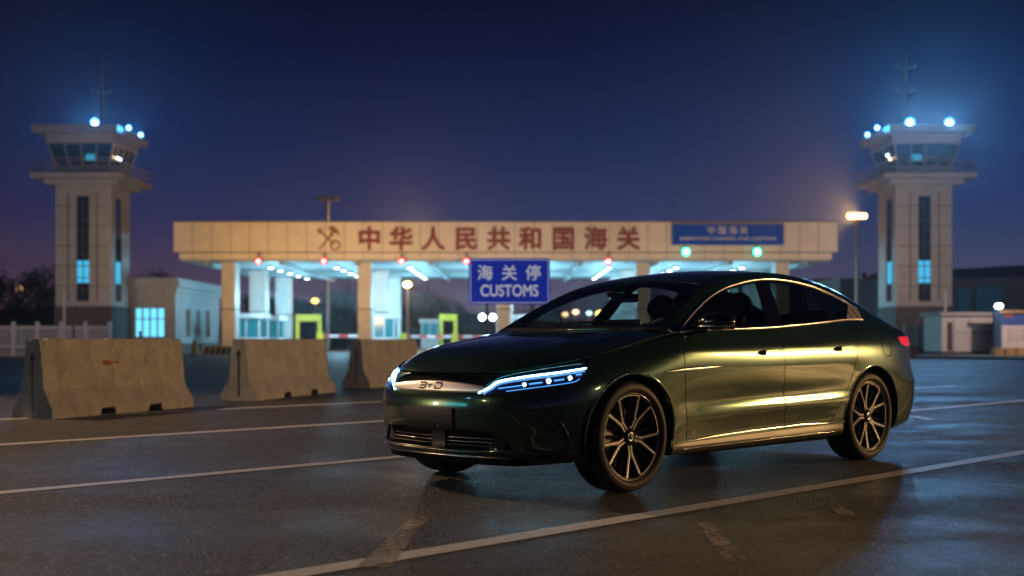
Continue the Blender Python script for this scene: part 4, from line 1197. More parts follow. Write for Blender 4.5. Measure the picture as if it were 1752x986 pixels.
# ---------------------------------------------------------------- the checkpoint canopy
D_C = 80.0; k_ = D_C / F_PX
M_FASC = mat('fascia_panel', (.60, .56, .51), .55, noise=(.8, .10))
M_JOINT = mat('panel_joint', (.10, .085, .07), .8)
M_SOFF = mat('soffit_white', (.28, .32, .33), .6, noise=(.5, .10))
M_COL = mat('column_stone', (.50, .48, .46), .55, noise=(1.5, .14))
M_RED = mat('red_letters', (.20, .026, .012), .5)
M_GOLD = mat('gold_emblem', (.25, .12, .015), .45, .3)
xl, xr = wx(297, D_C), wx(1433, D_C); zt, zm, zb = wz(380, D_C), wz(431, D_C), wz(446, D_C)
DEP = 25.0; zb_can = zb
CAN = empty('checkpoint_canopy', ((xl + xr) / 2, D_C, 0)); tag(CAN, 'wide flat cream canopy of the border checkpoint with red characters along its front', 'canopy')
cx0 = (xl + xr) / 2; L_ = lambda x: x - cx0
body = MB(); body.box(L_(xl), L_(xr), 0, DEP, zm, zt, .03); body.build('fascia', M_FASC, CAN)
lower = MB().box(L_(xl) + .35, L_(xr) - .35, .12, DEP - .12, zb + .1, zm - .003); lower.build('lower_band', M_FASC, CAN)
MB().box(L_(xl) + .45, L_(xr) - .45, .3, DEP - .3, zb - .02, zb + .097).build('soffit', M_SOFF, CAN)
jt = MB(); n = 35
for i in range(1, n):
    x = L_(xl) + (xr - xl) * i / n; jt.box(x - .018, x + .018, -.006, .02, zm, zt - .02)
    jt.box(x - .014, x + .014, .114, .14, zb + .1, zm - .05)
jt.box(L_(xl), L_(xr), .06, .115, zm - .07, zm - .004); jt.box(L_(xl) - .04, L_(xr) + .04, -.05, .12, zt - .004, zt + .07)
jt.build('panel_joints', M_JOINT, CAN)
bm_ = MB()
for i in range(9):
    x = L_(xl) + 2 + (xr - xl - 4) * i / 8; bm_.box(x - .12, x + .12, .5, DEP - .5, zb - .26, zb - .024)
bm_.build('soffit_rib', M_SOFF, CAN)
for ch, px in zip('中华人民共和国海关', (632, 686.5, 741, 797.6, 853, 908, 964, 1019, 1075)):
    t = text_obj('character', ch, 41.5 * k_, M_RED, CAN, .05, .05); t.location = (L_(wx(px, D_C)), -.06, wz(408.5, D_C) - .12); t.rotation_euler = (R(90), 0, 0)
# emblem: a key crossed with a winged staff
ex, ez = L_(wx(561, D_C)), wz(408, D_C)
em = MB(); q = lambda u, v: (ex + u * k_, -.06, ez + v * k_)
em.cyl(q(-16, 14), q(12, -11), .055, .05); em.cyl(q(-15, -19), q(10, 10), .06, .05)
em.lathe([(.30 + .06 * math.cos(a), .06 * math.sin(a)) for a in np.linspace(0, 6.28, 8, endpoint=False)], c=q(12.5, -12), axis='y', n=24, close=True)
for u, v, uu, vv in ((-18, 12, -11, 17), (-15, 8, -8, 13.5), (10, 10, 2, 18), (2, 18, 9, 19), (9, 19, 15, 14), (15, 14, 19, 4), (8, 12, 16, 9), (4, 15, 12, 14)): em.cyl(q(u, v), q(uu, vv), .065, .05)
em.ball(q(6, 6), .13); em.build('emblem', M_GOLD, CAN)
# blue board on the front
BB = MB(); x0, x1, z0, z1 = L_(wx(1150, D_C)), L_(wx(1339.5, D_C)), wz(419, D_C), wz(384, D_C)
M_DBLUE = mat('board_blue', (.003, .05, .50), .6, spec=.05)
M_BRD = mat('board_letters', (.42, .40, .52), .5)
bb = BB.box(x0, x1, -.12, -.004, z0, z1, .02).build('blue_board', M_DBLUE, CAN)
fr = MB()
for a in ((x0 - .06, x1 + .06, z1, z1 + .07), (x0 - .06, x1 + .06, z0 - .07, z0), (x0 - .07, x0, z0, z1), (x1, x1 + .07, z0, z1)): fr.box(a[0], a[1], -.14, -.004, a[2], a[3])
fr.build('frame', mat('board_frame', (.20, .20, .33), .5), bb)
for ch, px in zip('中国海关', (1216.5, 1235, 1253.5, 1272)):
    t = text_obj('character', ch, 14.5 * k_, M_BRD, bb, .01, .015); t.location = (L_(wx(px, D_C)), -.13, wz(394.5, D_C) - .04); t.rotation_euler = (R(90), 0, 0)
t = text_obj('lettering', 'INSPECTION CHANNEL AND CUSTOMS', 7.6 * k_, M_BRD, bb, .01, .01); t.location = (L_(wx(1244.5, D_C)), -.13, wz(409, D_C)); t.rotation_euler = (R(90), 0, 0)
w_t = max(v.co.x for v in t.data.vertices) - min(v.co.x for v in t.data.vertices); t.scale = (164 * k_ / w_t, 1, 1)
# columns: five across, three deep
M_STRIPE = mat('column_band', (.06, .06, .065), .6)
for row, dd in enumerate((2.2, 11.5, 21.5)):
    for px in (393.5, 625, 862, 1099, 1336):
        x = L_(wx(px, D_C + 2)) ; w = .46 if row == 0 else .62
        c = MB().box(x - w, x + w, dd - .7, dd + .7, .18, zb - .02, .04).build('column', M_COL, CAN)
        MB().box(x - w - .12, x + w + .12, dd - .82, dd + .82, 0, .45, .03).build('plinth', M_COL, c)
        MB().box(x - w - .05, x + w + .05, dd - .75, dd + .75, 3.0, 3.08).build('band', M_STRIPE, c)
# ceiling lamps and lane signals
M_DOWN = emit_mat('ceiling_lamp', (.80, .95, 1.0), 11)
M_BOXD = mat('lamp_body', (.10, .11, .12), .5)
rows = (-17.2, -12.5, -7.3, -2.4, 2.4, 6.9, 11.7, 16.4)
k = 0; proto = None
for X in rows:
    for dd in (5.5, 9.0, 12.8, 16.5, 20.5):
        if proto is None:
            proto = empty('ceiling_lamp'); tag(proto, 'round white lamp under the checkpoint canopy ceiling', 'lamp', 'lamps under the canopy')
            MB().cyl((0, 0, 0), (0, 0, .14), .30, .24, n=20).build('housing', M_BOXD, proto)
            MB().lathe([(.0, -.05), (.10, -.045), (.18, -.02), (.21, 0)], axis='z', n=20).build('diffuser', M_DOWN, proto)
            o = proto
        else: o = copy_tree(proto)
        o.location = (X, D_C + dd, zb - .165)
M_RLAMP = emit_mat('signal_red', (1, .02, .02), 13), emit_mat('signal_red_bulb', (1, .20, .16), 22); M_GLAMP = emit_mat('signal_green', (.0, .85, .52), 9), emit_mat('signal_green_bulb', (.45, 1, .85), 30)
def signal(px, py, r, m, label, grp):
    s = empty('lane_signal', (wx(px, D_C - .5), D_C - .35, wz(py, D_C - .5))); tag(s, label, 'signal lamp', grp)
    MB().box(-.19, .19, -.03, .25, -.20, .20, .04).build('housing', M_BOXD, s)
    le = MB().ball((0, -.06, 0), r, (1, .4, 1)).build('lens', m[0], s); MB().ball((0, -.12, 0), r * .55, (1, .4, 1)).build('bulb', m[1], le)
    MB().box(-.05, .05, .1, .2, .3, .62).build('bracket', M_BOXD, s)
    return s
for px, lb in ((441.5, 'red lane signal at the left end of the canopy front'), (554, 'red lane signal on the canopy under the gold emblem'), (687, 'red lane signal on the canopy under the second red character'), (798, 'red lane signal on the canopy above the corner of the CUSTOMS sign'), (1041, 'red lane signal on the canopy under the last red characters')):
    signal(px, 447, .17, M_RLAMP, lb, 'red lane signals')
for px, lb in ((1174, 'green lane signal under the left half of the blue board'), (1296, 'green lane signal under the right half of the blue board')):
    signal(px, 431, .25, M_GLAMP, lb, 'green lane signals')

# booths, gates and booms in the lanes
M_WHITE = mat('booth_white', (.62, .64, .66), .5, noise=(2, .1)); M_TEAL = mat('booth_glass', (.02, .12, .15), .1, coat=.5, emit=(.02, .35, .5), estr=.35)
M_BLWIN = emit_mat('booth_light', (.45, .85, 1.0), 1.1)
def booth(px, d, label, w=2.0, h=2.9, dp=3.0):
    b = empty('toll_booth', (wx(px, d), d, 0)); tag(b, label, 'toll booth', 'toll booths under the canopy')
    MB().box(-w / 2, w / 2, 0, dp, .2, 1.15).build('base', M_WHITE, b); MB().box(-w / 2 - .3, w / 2 + .3, -.3, dp + .3, 0, .2).build('island', mat('island_kerb', (.35, .34, .3), .8), b)
    MB().box(-w / 2 + .08, w / 2 - .08, .08, dp - .08, 1.15, h - .35).build('window', M_TEAL, b)
    MB().box(-w / 2 - .2, w / 2 + .2, -.2, dp + .2, h - .35, h, .04).build('roof', M_WHITE, b)
    pw = MB()
    for xx in (-w / 2, -.05, w / 2 - .1): pw.box(xx, xx + .1, -.005, .1, 1.15, h - .35)
    pw.build('mullion', M_WHITE, b)
    MB().box(-w / 2 + .25, w / 2 - .25, dp - .3, dp - .2, h - .5, h - .36).build('lamp', M_BLWIN, b)
    return b
booth(421, 88, 'teal windowed toll booth beside the first column of the canopy')
booth(455, 97, 'white toll booth in shade of the second row column at the left lane')
booth(657, 90, 'toll booth with teal glass right of the column left of centre', 1.6)
booth(880, 92, 'toll booth in the middle lane half hidden by the car', 2.2)
booth(735, 112, 'small pale toll booth seen far back between the centre columns', 1.6)
M_YEL = mat('yellow_gate_paint', (.55, .50, .03), .45)
def gate(px0, px1, d, label):
    x0, x1 = wx(px0, d), wx(px1, d); gt = empty('height_gate', ((x0 + x1) / 2, d, 0)); tag(gt, label, 'gate', 'yellow height gates in the lanes')
    w = (x1 - x0) / 2; h = wz(538, d)
    MB().box(-w, w, -.15, .15, h - .55, h, .05).build('beam', M_YEL, gt)
    for s in (-1, 1): MB().box(s * w - (.28 if s > 0 else 0), s * w + (.28 if s < 0 else 0), -.14, .14, 0, h - .553).build('post', M_YEL, gt)
gate(506, 550, 92, 'yellow height gate in the lane left of the centre column')
gate(752, 782, 98, 'yellow height gate in the lane left of the CUSTOMS sign post')
M_RW = [mat('boom_red', (.60, .05, .06), .5), mat('boom_white', (.70, .70, .72), .5)]
def boom(px0, px1, py, d, label):
    x0, x1 = wx(px0, d), wx(px1, d); z = wz(py, d); b = empty('barrier_boom', (x0, d, 0)); tag(b, label, 'boom', 'boom barriers across the lanes')
    MB().box(-.25, .25, -.2, .2, 0, z + .25, .03).build('cabinet', M_YEL, b)
    n = max(4, int((x1 - x0) / .6)); 
    for ci in (0, 1):
        mb = MB()
        for i in range(ci, n, 2): mb.box((x1 - x0) * i / n + .002, (x1 - x0) * (i + 1) / n, -.05, .05, z - .10, z + .10)
        mb.build('arm_stripe', M_RW[ci], b)
boom(548, 612, 575, 90, 'red and white boom left of the striped column')
boom(690, 772, 576, 92, 'red and white boom lowered between the centre columns')
boom(778, 838, 576, 94, 'red and white boom ending behind the CUSTOMS sign post')
# striped crash kerbs at the foot of the first column
M_BLKS = mat('black_stripe', (.03, .03, .03), .7); M_YSTR = mat('yellow_stripe', (.50, .33, .03), .6)
def hazard(px0, px1, d, label, h=.55):
    x0, x1 = wx(px0, d), wx(px1, d); hz_ = empty('crash_kerb', (x0, d, 0)); tag(hz_, label, 'kerb block')
    L__ = x1 - x0
    MB().prism([(0, 0), (L__, 0), (L__ - .15, h), (.15, h)], 'y', 0, 1.2).build('block', M_YSTR, hz_)
    st = MB()
    for i in range(5):
        a = L__ * (.06 + i * .19); st.add([(a, -.004, .02), (a + .28, -.004, .02), (a + .46, -.004, h - .02), (a + .18, -.004, h - .02)], [(0, 1, 2, 3)])
    st.build('stripes', M_BLKS, hz_)
hazard(344, 396, 76, 'yellow and black striped kerb block before the first canopy column')
hazard(600, 640, 78, 'yellow and black striped kerb block behind the barriers at the second column')
cn = empty('traffic_cone', (wx(333, 74), 74, 0)); tag(cn, 'dark and yellow traffic cone left of the striped kerb block', 'traffic cone')
MB().lathe([(.26, .05), (.05, 1.05), (0, 1.05)], axis='z', n=20).build('body', M_YSTR, cn); MB().box(-.35, .35, -.35, .35, 0, .05).build('base', M_BLKS, cn)
hl_ = empty('flood_lamp', (wx(834, 96), 96, 0)); tag(hl_, 'pair of bright white lamps on a pole behind the CUSTOMS sign post', 'lamp')
MB().cyl((0, .2, 0), (0, .2, wz(543, 96)), .07).build('pole', M_POST, hl_)
for s in (-.42, .42):
    MB().ball((s, 0, wz(543, 96)), .24, (1, .5, 1)).build('lens', emit_mat('cool_light', (.75, .90, 1), 22), hl_)
MB().box(-.6, .6, .1, .3, wz(543, 96) - .06, wz(543, 96) + .06).build('crossbar', M_POST, hl_)

# ---------------------------------------------------------------- watch towers
M_TOW = mat('tower_render', (.32, .305, .29), .75, noise=(.7, .16)); M_TDK = mat('tower_base_brick', (.07, .055, .05), .8, noise=(1.5, .3))
M_TWH = mat('tower_slab', (.38, .37, .36), .7, noise=(.6, .12)); M_TGL = mat('tower_glass', (.012, .020, .028), .06, coat=.6)
M_LIT = emit_mat('lit_window', (.07, .52, .85), 1.0); M_RAILM = mat('rail_steel', (.32, .31, .30), .45, .6)
M_FLOOD = emit_mat('flood_lens', (.40, .80, 1.0), 60); M_FLOODS = emit_mat('flood_lens_small', (.30, .75, 1.0), 22); M_HALO = emit_mat('flood_halo', (.02, .32, 1.0), 4.5)
def tower(name, cx_, D, mirror, label):
    T = empty(name, (cx_, D, 0)); T.scale = (1, 1, 1); tag(T, label, 'watch tower')
    s = -1 if mirror else 1
    def bx(mb, x0, x1, y0, y1, z0, z1, b=0): return mb.box(min(s * x0, s * x1), max(s * x0, s * x1), y0, y1, z0, z1, b)
    w = 1.82; dp = 3.9; z_ = lambda y: wz(y, D)
    # shaft with recessed window strips on the front and on the inner side
    zs0, zs1 = z_(524), z_(317); zw0, zw1 = z_(515), z_(336)
    sh = MB()
    bx(sh, -w, -.42, 0, dp, zs0, zs1); bx(sh, .42, w, 0, dp, zs0, zs1); bx(sh, -.42, .42, .10, dp, zs0, zw0); bx(sh, -.42, .42, .10, dp, zw1, zs1); 
    SH = sh.build('shaft', M_TOW, T)
    fr = MB(); bx(fr, w, w + .08, 0, .9, zs0, zs1); bx(fr, w, w + .08, 2.2, dp, zs0, zs1); bx(fr, w, w + .08, .9, 2.2, zs0, zw0); bx(fr, w, w + .08, .9, 2.2, zw1, zs1); fr.build('side_facing', M_TWH, SH)
    rb = MB()
    for k in range(1, 6): 
        z = zs0 + (zs1 - zs0) * k / 6; bx(rb, -w, -.43, -.012, 0, z - .02, z + .02); bx(rb, .43, w, -.012, 0, z - .02, z + .02)
    for xx in (-1.0, .93): bx(rb, xx, xx + .07, -.03, 0, zs0 + .3, zs1 - .5)
    rb.build('joint', M_TDK, SH)
    gl = MB(); bx(gl, -.42, .42, .14, .2, zw0, zw1); G_ = gl.build('window', M_TGL, T)
    gs = MB(); bx(gs, w + .004, w + .03, .9, 2.2, zw0, zw1); gs.build('window', M_TGL, T)
    lt = MB(); bx(lt, -.40, .40, .10, .13, z_(484), z_(446)); lt.build('lit_pane', M_LIT, G_)
    lt = MB(); bx(lt, w + .032, w + .05, 1.1, 2.0, z_(484), z_(446)); lt.build('lit_pane', M_LIT, G_)
    mu = MB()
    for k in range(10):
        z = zw0 + (zw1 - zw0) * k / 9; bx(mu, -.42, .42, .06, .10, z - .03, z + .03)
    bx(mu, -.03, .03, .05, .09, zw0, zw1); mu.build('mullion', M_TDK, G_)
    bs_ = MB(); bx(bs_, -w - .06, w + .12, -.06, dp + .06, 0, zs0 - .003); bs_.build('base', M_TDK, T)
    # gallery
    ga = MB(); bx(ga, -w - .55, w + .65, -.55, dp + .55, z_(317), z_(308.3), .03); bx(ga, -w - 1.25, w + 1.25, -1.2, dp + 1.2, z_(308), z_(299), .03); GA = ga.build('gallery', M_TOW, T)
    pr_ = MB(); bx(pr_, -w - .1, w + .1, -.15, dp + .15, z_(299) , z_(284)); pr_.build('parapet', M_TOW, GA)
    rl = MB(); e = 1.15; zr0, zr1 = z_(299), z_(280)
    cor = [(-w - e, -1.1), (w + e, -1.1), (w + e, dp + 1.1), (-w - e, dp + 1.1)]
    for i in range(4):
        a, b = cor[i], cor[(i + 1) % 4]
        for zz in (zr1, (zr0 + zr1) / 2): rl.cyl((s * a[0], a[1], zz), (s * b[0], b[1], zz), .03, n=6)
        for k in range(7):
            u = k / 7; p = (s * (a[0] + (b[0] - a[0]) * u), a[1] + (b[1] - a[1]) * u); rl.cyl((*p, zr0), (*p, zr1), .028, n=6)
    rl.build('railing', M_RAILM, GA)
    # glazed cabin flaring outwards
    zc0, zc1 = z_(284), z_(246)
    def ring(wl, d0, d1, z): return [(-wl, d0, z), (wl, d0, z), (wl, d1, z), (-wl, d1, z)]
    r0 = ring(w - .05, .0, dp, zc0); r1 = ring(w + .38, -.42, dp + .42, zc1)
    CB = MB().add(r0 + r1, [(i, (i + 1) % 4, 4 + (i + 1) % 4, 4 + i) for i in range(4)] + [(3, 2, 1, 0), (4, 5, 6, 7)]).build('cabin_glass', M_TGL, T)
    mu = MB(); A, B_ = np.array(r0), np.array(r1)
    for i in range(4):
        for u in (0, .25, .5, .75):
            p, q_ = A[i] + (A[(i + 1) % 4] - A[i]) * u, B_[i] + (B_[(i + 1) % 4] - B_[i]) * u; mu.cyl(tuple(p), tuple(q_), .07 if u == 0 else .045, n=6)
        for u in (0.02, .35, .98):
            p, q_ = A[i] + (B_[i] - A[i]) * u, A[(i + 1) % 4] + (B_[(i + 1) % 4] - A[(i + 1) % 4]) * u; mu.cyl(tuple(p), tuple(q_), .045, n=6)
    mu.build('mullion', M_RAILM, CB)
    li = MB(); bx(li, .3, .9, -.30, -.22, zc0 + .35, zc0 + .75); li.build('lit_pane', mat('cabin_glow', (.02, .10, .14), .3, emit=(.05, .40, .60), estr=.6), CB)
    for k, (yy, c) in enumerate(((.7, (1, .72, .45)), (1.25, (.65, .85, 1)))):
        MB().ball((s * (w + .27), yy, zc0 + (.55 if mirror else .62) + .35 * k * mirror), .085).build('inside_lamp', emit_mat('cabin_lamp', c, 6), CB)
    # roof slabs
    ro = MB(); bx(ro, -w - .45, w + .50, -.5, dp + .5, zc1 + .003, z_(231), .03); RF = ro.build('fascia', M_TWH, T)
    ro = MB(); bx(ro, -w - 1.2, w + .85, -1.1, dp + 1.6, z_(230), z_(218), .03); RF = ro.build('roof', M_TWH, T)
    zr = z_(218)
    # mast
    mx_ = s * .72; ma = MB(); zt_ = z_(80); ma.cyl((mx_, 1.6, zr), (mx_, 1.6, zr + (zt_ - zr) * .8), .10, .09, n=8); ma.cyl((mx_, 1.6, zr + (zt_ - zr) * .8), (mx_, 1.6, zt_), .06, .03, n=8)
    for f_ in (.505, .81):
        zz = zr + (zt_ - zr) * f_
        for sg in (-1, 1):
            ma.cyl((mx_, 1.6, zz - .12), (mx_ + sg * .62, 1.6, zz), .045, .035, n=6); ma.cyl((mx_ + sg * .62, 1.6, zz - .05), (mx_ + sg * .62, 1.6, zz + .22), .04, .03, n=6)
    for k in range(12): zz = zr + (zt_ - zr) * .8 * k / 12; ma.box(mx_ - .13, mx_ + .13, 1.5, 1.7, zz, zz + .035)
    ma.build('mast', M_RAILM, RF)
    return T, zr
TL, ZR = tower('watch_tower', wx(141.5, 80), 80, False, 'watch tower on the left with one large blue-white floodlight on its roof')
TR, _ = tower('watch_tower', wx(1582, 80), 80, True, 'watch tower on the right with two large blue-white floodlights on its roof')
def flood(x, y, z, r, m, label, face=(0, -1, -.15)):
    f = empty('floodlight', (x, y, z)); tag(f, label, 'floodlight', 'floodlights on the watch towers')
    d = Vector(face).normalized()
    MB().cyl(tuple(-d * .30), tuple(d * .02), r * .75, r * 1.12, n=20).build('housing', M_BOXD, f)
    MB().cyl(tuple(d * .0), tuple(d * .03), r, r * .98, n=24).build('halo_ring', M_HALO, f)  # glowing blue ring that imitates a halo round the lens
    MB().cyl(tuple(d * .031), tuple(d * .06), r * .5, r * .48, n=24).build('lens', m, f)
    MB().cyl((0, .1, -.1), (0, .1, ZR - z + .02), .04, n=8).build('bracket', M_BOXD, f)
def T_at(px, py, d): return wx(px, d), d, wz(py, d)
FL = [(162.5, 210, 79.1, .30, M_FLOOD, 'large floodlight at the middle of the left tower roof'), (220.5, 219, 81.5, .2, M_FLOODS, 'small floodlight on the left tower roof edge nearer its corner'), (241, 231, 84.4, .2, M_FLOODS, 'small floodlight at the back of the left tower roof edge'),
      (1556.5, 210, 79.1, .34, M_FLOOD, 'large floodlight on the right tower roof in front of the mast'), (1624, 210.5, 79.1, .34, M_FLOOD, 'large floodlight at the outer end of the right tower roof'),
      (1500.5, 219, 81.5, .2, M_FLOODS, 'small floodlight on the right tower roof edge nearer its corner'), (1484, 231, 84.4, .2, M_FLOODS, 'small floodlight at the back of the right tower roof edge'), (1650, 216, 79.1, .09, M_FLOODS, 'tiny lamp at the outer corner of the right tower roof')]
for px, py, d, r, m, lb in FL: flood(*T_at(px, py, d), r, m, lb)

# ---------------------------------------------------------------- low buildings
M_GATE = mat('gatehouse_stone', (.27, .285, .30), .7, noise=(.8, .14)); M_BWIN = emit_mat('gatehouse_window', (.14, .66, 1.0), 1.6)
D_G = 84.0; x0, x1 = wx(215, D_G), wx(300, D_G); h = wz(478, D_G); dp = 12.6
GH = empty('gatehouse', ((x0 + x1) / 2, D_G, 0)); tag(GH, 'low stone gatehouse with a lit window between the left tower and the canopy', 'building')
w = (x1 - x0) / 2
wl = MB()
zw0, zw1 = wz(576, D_G), wz(528, D_G); wa, wb = wx(230, D_G) - (x0 + x1) / 2, wx(281, D_G) - (x0 + x1) / 2
wl.box(-w, wa, 0, .4, 0, h - .9); wl.box(wb, w, 0, .4, 0, h - .9); wl.box(wa, wb, 0, .4, 0, zw0); wl.box(wa, wb, 0, .4, zw1, h - .9)
ys = [0.4, 3.0, 3.9, 5.4, 6.3, 7.9, 8.8, dp]
for a, b in ((.4, 2.8), (4.0, 5.6), (6.8, 8.4), (9.6, dp)): wl.box(w - .4, w, a, b, 0, h - .9)
for a, b in ((2.8, 4.0), (5.6, 6.8), (8.4, 9.6)): wl.box(w - .4, w, a, b, 0, 1.2); wl.box(w - .4, w, a, b, 3.2, h - .9)
wl.box(-w, -w + .4, .4, dp, 0, h - .9); wl.box(-w + .4, w - .4, dp - .4, dp, 0, h - .9)
WL = wl.build('wall', M_GATE, GH)
MB().box(-w - .15, w + .15, -.15, dp + .15, h - .9, h - .55, .02).box(-w - .35, w + .35, -.35, dp + .35, h - .547, h - .15, .03).box(-w - .2, w + .2, -.2, dp + .2, h - .147, h + .1, .02).build('cornice', M_GATE, GH)
MB().box(-w - .1, w + .1, -.12, -.003, 0, .7).box(w + .003, w + .12, -.12, dp, 0, .7).build('plinth', M_TDK, GH)
LW = MB().box(wa, wb, .25, .28, zw0, zw1).build('lit_window', M_BWIN, GH)
mu = MB()
for u in (0, .25, .5, .75, 1): x = wa + (wb - wa) * u; mu.box(x - .05, x + .05, .1, .24, zw0, zw1)
mu.box(wa, wb, .1, .24, zw0 + 1.2, zw0 + 1.28); mu.build('frame', M_TWH, LW)
for a, b in ((2.8, 4.0), (5.6, 6.8), (8.4, 9.6)): MB().box(w - .30, w - .27, a, b, 1.2, 3.2).build('window', M_TGL, GH)

M_SHED = mat('warehouse_sheet', (.10, .10, .11), .7, noise=(1.2, .2)); M_SHR = mat('warehouse_roof', (.13, .10, .09), .7, noise=(1.0, .2)); M_SHB = mat('warehouse_blue_door', (.05, .20, .30), .6, noise=(1, .2))
D_W = 105.0; WHx = wx(1630, D_W)
WH = empty('warehouse', (WHx, D_W, 0)); tag(WH, 'long dark warehouse with blue doors right of the right tower', 'building')
hw0, hw1 = wz(487, D_W), wz(449, D_W)
MB().box(-3, 26, 0, 20, 0, hw0).build('wall', M_SHED, WH)
MB().add([(-3.4, -.4, hw0 + .003), (27, -.4, hw0 + .003), (27, -.4, hw0 + .9), (-3.4, -.4, hw0 + .5), (-3.4, 12, wz(467, D_W) + .6), (27, 12, hw1 + 1.4), (27, 21, hw0 + .3), (-3.4, 21, hw0 + .3)], [(0, 1, 2, 3), (3, 2, 5, 4), (4, 5, 6, 7), (0, 3, 4, 7), (1, 6, 5, 2), (0, 7, 6, 1)]).build('roof', M_SHR, WH)
for a, b, zz in ((wx(1640, D_W), wx(1661, D_W), 493), (wx(1671, D_W), wx(1712, D_W), 491)): MB().box(a - WHx, b - WHx, -.12, -.003, 0, wz(zz, D_W)).build('door', M_SHB, WH)
D_B = 112.0
LBd = empty('depot_building', (wx(1395, D_B), D_B, 0)); tag(LBd, 'dark low depot building between the car roof and the right tower', 'building')
MB().box(wx(1398, D_B) - wx(1395, D_B), 7.2, 0, 14, 0, wz(480, D_B)).build('wall', M_SHED, LBd)
MB().box(-.2, 7.4, -.25, 14, wz(480, D_B) + .003, wz(477, D_B)).build('parapet', M_SHR, LBd)
MB().prism([(-.8, 0), (2.0, 0), (2.0, wz(476, D_B)), (-.8, wz(488, D_B))], 'y', -1.2, -.26).build('gable', mat('gable_white', (.4, .45, .46), .7), LBd)
MB().box(5.6, 6.0, 4, 4.4, wz(477, D_B), wz(462, D_B)).build('chimney', M_SHED, LBd)
for k in range(3): MB().box(-.2, 7.3, -.06 , -.003, wz(500 + 18 * k, D_B), wz(496 + 18 * k, D_B)).build('band', M_SHR, LBd)

# ---------------------------------------------------------------- fences, kiosk, billboard
M_FEN = mat('white_fence', (.50, .50, .54), .6, noise=(3, .1))
def fence(px0, px1, d, ytop, label, npost, panel=True):
    x0, x1 = wx(px0, d), wx(px1, d); zt_ = wz(ytop, d); f = empty('white_fence', (x0, d, 0)); tag(f, label, 'fence')
    L__ = x1 - x0
    MB().box(0, L__, .06, .18, 0, .35).build('kerb', M_GATE, f)
    mb = MB(); n = int(L__ / .14)
    for i in range(n): mb.box(L__ * i / n + .02, L__ * (i + .62) / n, .10, .13, .40, zt_ - .12)
    mb.build('pickets', M_FEN, f)
    MB().box(0, L__, .07, .099, zt_ - .30, zt_ - .16).box(0, L__, .07, .099, .5, .62).build('rail', M_FEN, f)
    for i in range(npost):
        x = L__ * i / (npost - 1); MB().box(x - .10, x + .10, 0, .2, 0, zt_ + .12, .02).build('post', M_FEN, f)
    return f
fence(-60, 186, 70, 554, 'white picket fence behind the leftmost concrete barrier', 7)
fence(1551, 1612, 72, 557, 'white picket fence behind the tail of the car', 4)
def pole(name, px, y0, d, r, label, cat='pole', m=M_RAILM):
    p = empty(name, (wx(px, d), d, 0)); tag(p, label, cat); MB().cyl((0, 0, 0), (0, 0, wz(y0, d)), r, r * .8, n=12).build('shaft', m, p); return p
pole('flag_pole', 110, 500, 69, .075, 'thin bare grey pole behind the left white fence', m=M_FEN)
pole('flag_pole', 1617, 498, 69, .075, 'thin bare grey pole by the white kiosk on the right', m=M_FEN)
D_K = 68.0; M_KIO = mat('kiosk_panel', (.55, .50, .47), .6, noise=(1.2, .12))
KX = wx(1612, D_K); KI = empty('site_kiosk', (KX, D_K, 0)); tag(KI, 'white panelled cabin with a flat roof behind the rear of the car', 'cabin')
kw = wx(1702, D_K) - KX; kh = wz(541, D_K)
MB().box(0, kw, 0, 3, .3, kh).build('wall', M_KIO, KI); MB().box(-.2, kw + .1, -.25, 3.2, kh + .003, kh + .22, .02).build('roof', M_TWH, KI)
MB().box(0, kw, -.05, 3, 0, .297).build('base', M_TDK, KI)
for u in (0, .24, .52, .98): MB().box(kw * u - .05, kw * u + .06, -.06, -.003, .3, kh).build('batten', M_FEN, KI)
MB().box(kw * .10, kw * .19, -.05, -.003, .35, kh - .35).build('door', M_TDK, KI)
MB().box(kw * .26, kw * .96, -.04, -.003, kh - 1.0, kh - .85).build('rail', M_RAILM, KI)
D_H = 66.0; HXx = wx(1702, D_H); HO = empty('hoarding', (HXx, D_H, 0)); tag(HO, 'blue and white notice hoarding with an orange top edge at the right', 'hoarding')
MB().box(0, .35, -.1, .3, 0, wz(531, D_H)).build('post', mat('hoarding_blue', (.03, .09, .22), .6), HO)
z0, z1, z2 = wz(598, D_H), wz(557, D_H), wz(536, D_H)
pn = MB().box(.35, 4.4, 0, .1, z0, z1).build('notice', mat('notice_white', (.60, .54, .52), .6, noise=(2, .08)), HO)
MB().box(.35, 4.4, 0, .1, z1 + .003, z2).build('blue_header', mat('hoarding_header', (.03, .08, .32), .6), HO)
MB().box(.2, 4.5, -.2, .3, z2 + .003, z2 + .16).build('top_edge', mat('hoarding_top', (.35, .22, .12), .7), HO)
MB().box(.55, 1.0, -.02, -.003, z2 - .22, z2 - .05).build('orange_patch', mat('orange_patch', (.45, .12, .04), .6), pn)
M_PRINT = mat('print_grey', (.25, .24, .3), .6)
for r_ in range(4):
    x = .7
    while x < 3.9:
        l = .12 + random.random() * .3; tx = MB().box(x, min(x + l, 4.1), -.014, -.003, z1 - .28 - .18 * r_, z1 - .23 - .18 * r_); tx.build('printed_word', M_PRINT, pn); x += l + .09
fl_ = empty('wall_lamp', (wx(1709, 65.5), 65.5, 0)); tag(fl_, 'bright white lamp on a bracket above the hoarding', 'lamp')
MB().ball((0, 0, wz(524, 65.5)), .17, (1.2, .6, .8)).build('lens', emit_mat('hoarding_lamp', (.85, .93, 1), 30), fl_); MB().cyl((0, .1, 0), (0, .1, wz(524, 65.5)), .04, n=8).build('bracket', M_POST, fl_)
